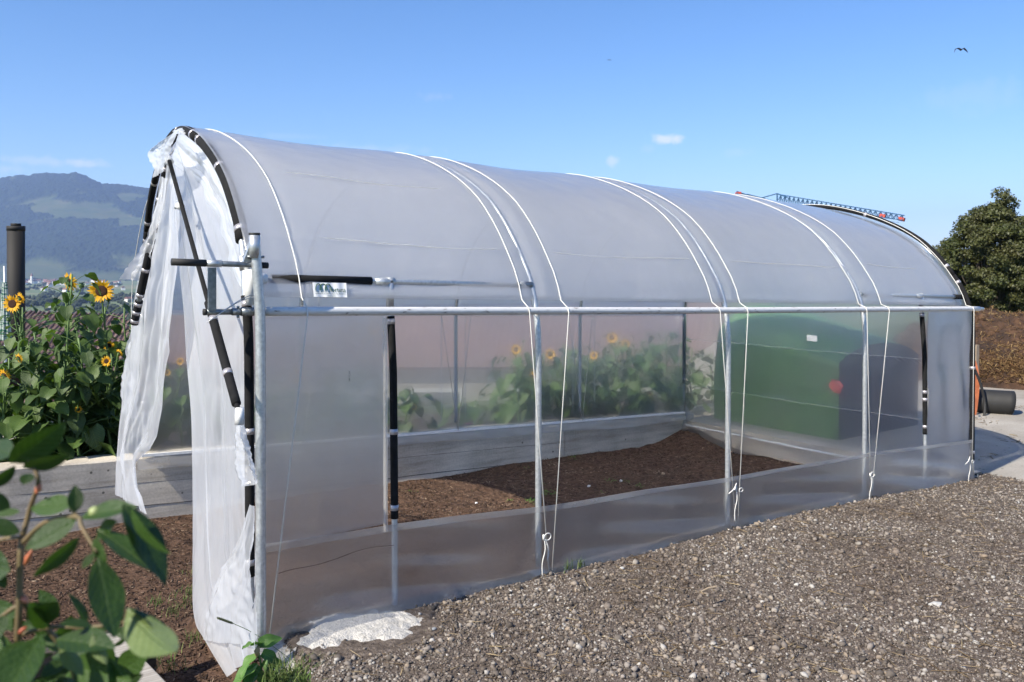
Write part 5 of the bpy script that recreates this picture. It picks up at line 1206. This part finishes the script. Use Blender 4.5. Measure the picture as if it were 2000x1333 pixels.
# polar terrain: angle columns by pixel column, rows by distance
def ridge_y(px):   # photographed skyline, as pixel row, for columns
    return np.interp(px, [-2500,-900,-400,-60,0,20,60,90,135,150,170,200,230,300,330,420,600,900,1300,1700,2600], [455,430,405,368,352,348,345,341,343,339,347,362,363,372,376,380,392,440,500,514,518])
def far_terrain(name, pxs, dists, prof, label):
    PX, DD = np.meshgrid(pxs, dists); 
    ddx = FV.x + RV.x*(PX-1000)/F_PX; ddy = FV.y + RV.y*(PX-1000)/F_PX; 
    X = CAM.x+ddx*DD; Y = CAM.y+ddy*DD; Z, Md = prof(PX, DD, X, Y)
    V = np.stack([X,Y,Z],-1).reshape(-1,3); nx, ny = len(pxs), len(dists)
    i = np.arange(ny-1)[:,None]*nx+np.arange(nx-1)[None]; Fc = np.stack([i,i+1,i+nx+1,i+nx],-1).reshape(-1,4)
    o = mk(name, V, Fc, M_forest, smooth=False); at_ = o.data.attributes.new('meadow','FLOAT','POINT'); at_.data.foreach_set('value', Md.ravel().astype(np.float32)); tag(o, label, kind='structure'); return o
ZV = -62.0
HZ = ROW0 - F_PX*math.tan(PITCH)   # horizon row
def prof_mtn(PX, DD, X, Y):
    t = (DD-4300)/(7000-4300); sm = sum(ridge_y(PX+k_) for k_ in np.linspace(-55,55,23))/23; wt = np.clip((t-.72)/.26,0,1)
    top = CAM.z + (HZ-(sm+(ridge_y(PX)-sm)*wt*wt*(3-2*wt)))/F_PX*7000.0   # height at distance 7000
    base = ZV + (top-ZV)*np.interp(t, [0,.08,.2,.35,.5,.62,.75,1,1.3], [0,.015,.09,.30,.50,.60,.78,1,.55])
    gul = (fbm(X,Y,700,4,81)-.5)*220*np.clip(t*3,0,1)*np.clip((1-t)*3,0,1)*np.clip((1400-PX)/500,.05,1)
    z = base+gul*.8
    yy = HZ - (z-CAM.z)/DD*F_PX     # pixel row of that point, to place alp meadows by height on the slope
    hrel = (z-ZV)/(top-ZV)
    yrow = yy - np.interp(PX,[0,60,120,200,260,330],[405,405,408,412,430,455])
    md = np.exp(-(yrow/np.interp(PX,[0,40,70,150,250,300],[3,6,15,17,13,8]))**2)*np.interp(PX, [30,62,80,210,270,300,420],[0,.9,1,.95,.8,.3,.2])
    md = np.clip((md + (fbm(X,Y,120,5,85)-.5)*1.5 - .36)*7, 0, 1)
    md = np.maximum(md, np.clip((np.exp(-((yy-388)/14)**2-((PX-250)/28)**2)+(fbm(X,Y,200,4,83)-.5)*1.6-.5)*6,0,1))
    low = np.clip((.15-hrel)*14 + (fbm(X,Y,300,4,86)-.52)*7, 0, 1)
    md = np.maximum(md, low)
    tree = (1-md)*(vnoise(X,Y,22,91)*16 + vnoise(X,Y,9,92)*9)
    return z+tree, md
far_terrain('mountain', np.concatenate([np.linspace(-2500,-150,120), np.linspace(-145,420,520), np.linspace(430,2600,260)]), np.linspace(4300,7900,330), prof_mtn, 'forested mountain with an alp meadow beyond the valley')
def prof_far(PX, DD, X, Y):
    top = CAM.z + (HZ-np.interp(PX,[-900,-300,-20,25,60,120,2600],[330,340,349,352,362,480,518]))/F_PX*11500.0
    t = (DD-8600)/(11500-8600); z = ZV+(top-ZV)*np.interp(t,[0,1,1.3],[.0,1,.7])+(fbm(X,Y,900,4,87)-.5)*90*np.clip((1-t)*3,0,1)*np.clip((900-PX)/600,0,1)
    return z, np.clip(fbm(X,Y,500,3,88)*2-.6,0,1)
far_terrain('far_mountain', np.linspace(-2500,2600,320), np.linspace(8600,12200,40), prof_far, 'pale farther ridge at the left edge')
# valley floor: fields in strips
M_val, nt, bb = mat('valley fields'); v = coords(nt, (.0011,.0045,1)); vo = N(nt, 'ShaderNodeTexVoronoi', Scale=1.0); nt.links.new(v, vo.inputs['Vector'])
sp = N(nt, 'ShaderNodeSeparateColor'); nt.links.new(vo.outputs['Color'], sp.inputs[0])
c = ramp(nt, sp.outputs[0], [(0,(.05,.085,.03)),(.35,(.085,.12,.04)),(.6,(.11,.14,.055)),(.85,(.17,.165,.08)),(1,(.07,.10,.04))]); nt.links.new(c, bb.inputs['Base Color']); bb.inputs['Roughness'].default_value = .95
vx = np.concatenate([np.linspace(-9000,-400,60), np.linspace(-380,400,60), np.linspace(450,16000,80)]); vy = np.concatenate([np.linspace(-9000,-300,30), np.linspace(-280,400,50), np.linspace(450,16000,90)])
def z_valley(X, Y):
    d = np.hypot(X, Y); base = ZV + 2*(fbm(X,Y,600,3,95)-.5)
    az_ok = np.clip((Y - .35*X)/60, 0, 1)       # the hill's open side
    hill = np.clip(1-(d-70)/np.where(az_ok > .5, 160, 700), 0, 1)
    return base*(1-hill) + (-14.0)*hill - 4*np.exp(-(d/40)**2)
o = heightfield('valley_floor', vx, vy, z_valley, M_val); tag(o, 'wide valley floor of fields', kind='structure')
# tree rows and woods of the valley as one far mass
n = 5200; PXr = rng.uniform(-300,420,n); Dr = 1/rng.uniform(1/4200, 1/420, n)
rowm = vnoise(PXr*3, np.log(Dr)*900, 60, 97)
ok = rowm > .56; PXr, Dr = PXr[ok], Dr[ok]
X = CAM.x+(FV.x+RV.x*(PXr-1000)/F_PX)*Dr; Y = CAM.y+(FV.y+RV.y*(PXr-1000)/F_PX)*Dr
M_far = island_mat('far trees', [(0,(.018,.030,.014)),(1,(.045,.065,.028))])
r = rng.uniform(3.5,7.5,len(X)); P = np.stack([X,Y,z_valley(X,Y)+r*.8],-1)
# clumps of leafy lumps: three per tree
P3 = np.concatenate([P+rng.normal(0,1,P.shape)*r[:,None]*.5*np.array([1,1,.5]) for _ in range(4)]); r3 = np.concatenate([r*.62]*4)
scatter('valley_trees', P3, np.stack([r3*rng.uniform(.8,1.5,len(r3)), r3, r3*rng.uniform(.7,1.1,len(r3))],-1), ICO_V, ICO_F, M_far, flat=.6, label='rows and clumps of trees across the valley', cat='trees', origin=(0,0,ZV))
# village
M_vw = simple('white house wall', [(.3,(.6,.58,.55)),(.7,(.75,.73,.7))], .05, .9); M_vr = simple('village roof', [(.3,(.14,.07,.05)),(.7,(.24,.12,.09))], .1, .9)
def vhouse(px, d, s_, rot, label, tower=False):
    x = CAM.x+(FV.x+RV.x*(px-1000)/F_PX)*d; y = CAM.y+(FV.y+RV.y*(px-1000)/F_PX)*d; z = float(z_valley(np.array([x]), np.array([y]))[0])
    if d > 4300: z = float(prof_mtn(np.array([float(px)]), np.array([float(d)]), np.array([x]), np.array([y]))[0][0])-3
    root = empty('village_church' if tower else 'village_house', (x,y,z), label, 'church' if tower else 'house', 'houses of the far village' if not tower else None); R = Matrix.Rotation(rot,3,'Z')
    L, Wd, h = 13*s_, 9*s_, 6.5*s_; c = Vector((x,y,z))
    MB().box(c+Vector((0,0,h/2)), (L,Wd,h), R).mk('wall', M_vw, root)
    V = [c+R@Vector(p) for p in ((-L/2-.5,-Wd/2-.6,h),(L/2+.5,-Wd/2-.6,h),(L/2+.5,Wd/2+.6,h),(-L/2-.5,Wd/2+.6,h),(-L/2-.5,0,h+Wd*.42),(L/2+.5,0,h+Wd*.42))]
    MB().add(V, [(0,1,5,4),(2,3,4,5),(0,4,3),(1,2,5),(0,3,2,1)]).mk('roof', M_vr, root)
    if tower:
        MB().box(c+R@Vector((-L*.55,0,10*s_)), (5*s_,5*s_,20*s_), R).mk('tower', M_vw, root)
        t = c+R@Vector((-L*.55,0,20*s_)); MB().add([t+R@Vector(p) for p in ((-3*s_,-3*s_,0),(3*s_,-3*s_,0),(3*s_,3*s_,0),(-3*s_,3*s_,0),(0,0,9*s_))], [(0,1,4),(1,2,4),(2,3,4),(3,0,4)]).mk('spire', M_vr, root)
vhouse(67, 3500, 1.5, .5, 'village church with a pale tower at the foot of the mountain', True)
for k in range(72):
    px = rnd.choice([rnd.gauss(80,22), rnd.gauss(25,30), rnd.uniform(100,260), rnd.gauss(110,20)]); d = rnd.uniform(3150,4150) if k < 62 else rnd.uniform(1300,3000)
    vhouse(px, d, rnd.uniform(.8,1.5), rnd.uniform(0,3), 'small pale house of the far village at the mountain foot' if k < 62 else 'scattered pale farmhouse out in the valley fields')
# clear a wrong shared group for the scattered ones
for o in bpy.data.objects:
    if o.get('label') == 'scattered pale farmhouse out in the valley fields': o['group'] = 'farmhouses scattered in the valley'

# ------------------------------------------------------------------ air
M_haze = bpy.data.materials.new('air'); M_haze.use_nodes = True; nt = M_haze.node_tree; nt.nodes.clear()
ho = nt.nodes.new('ShaderNodeOutputMaterial'); pv = nt.nodes.new('ShaderNodeVolumePrincipled'); pv.inputs['Color'].default_value = (.42,.58,1.0,1); pv.inputs['Density'].default_value = 7e-5; pv.inputs['Anisotropy'].default_value = .0
nt.links.new(pv.outputs[0], ho.inputs['Volume'])
hz = MB().box((3500, 3500, 500), (26000, 26000, 1170)).mk('haze', M_haze); tag(hz, kind='stuff')
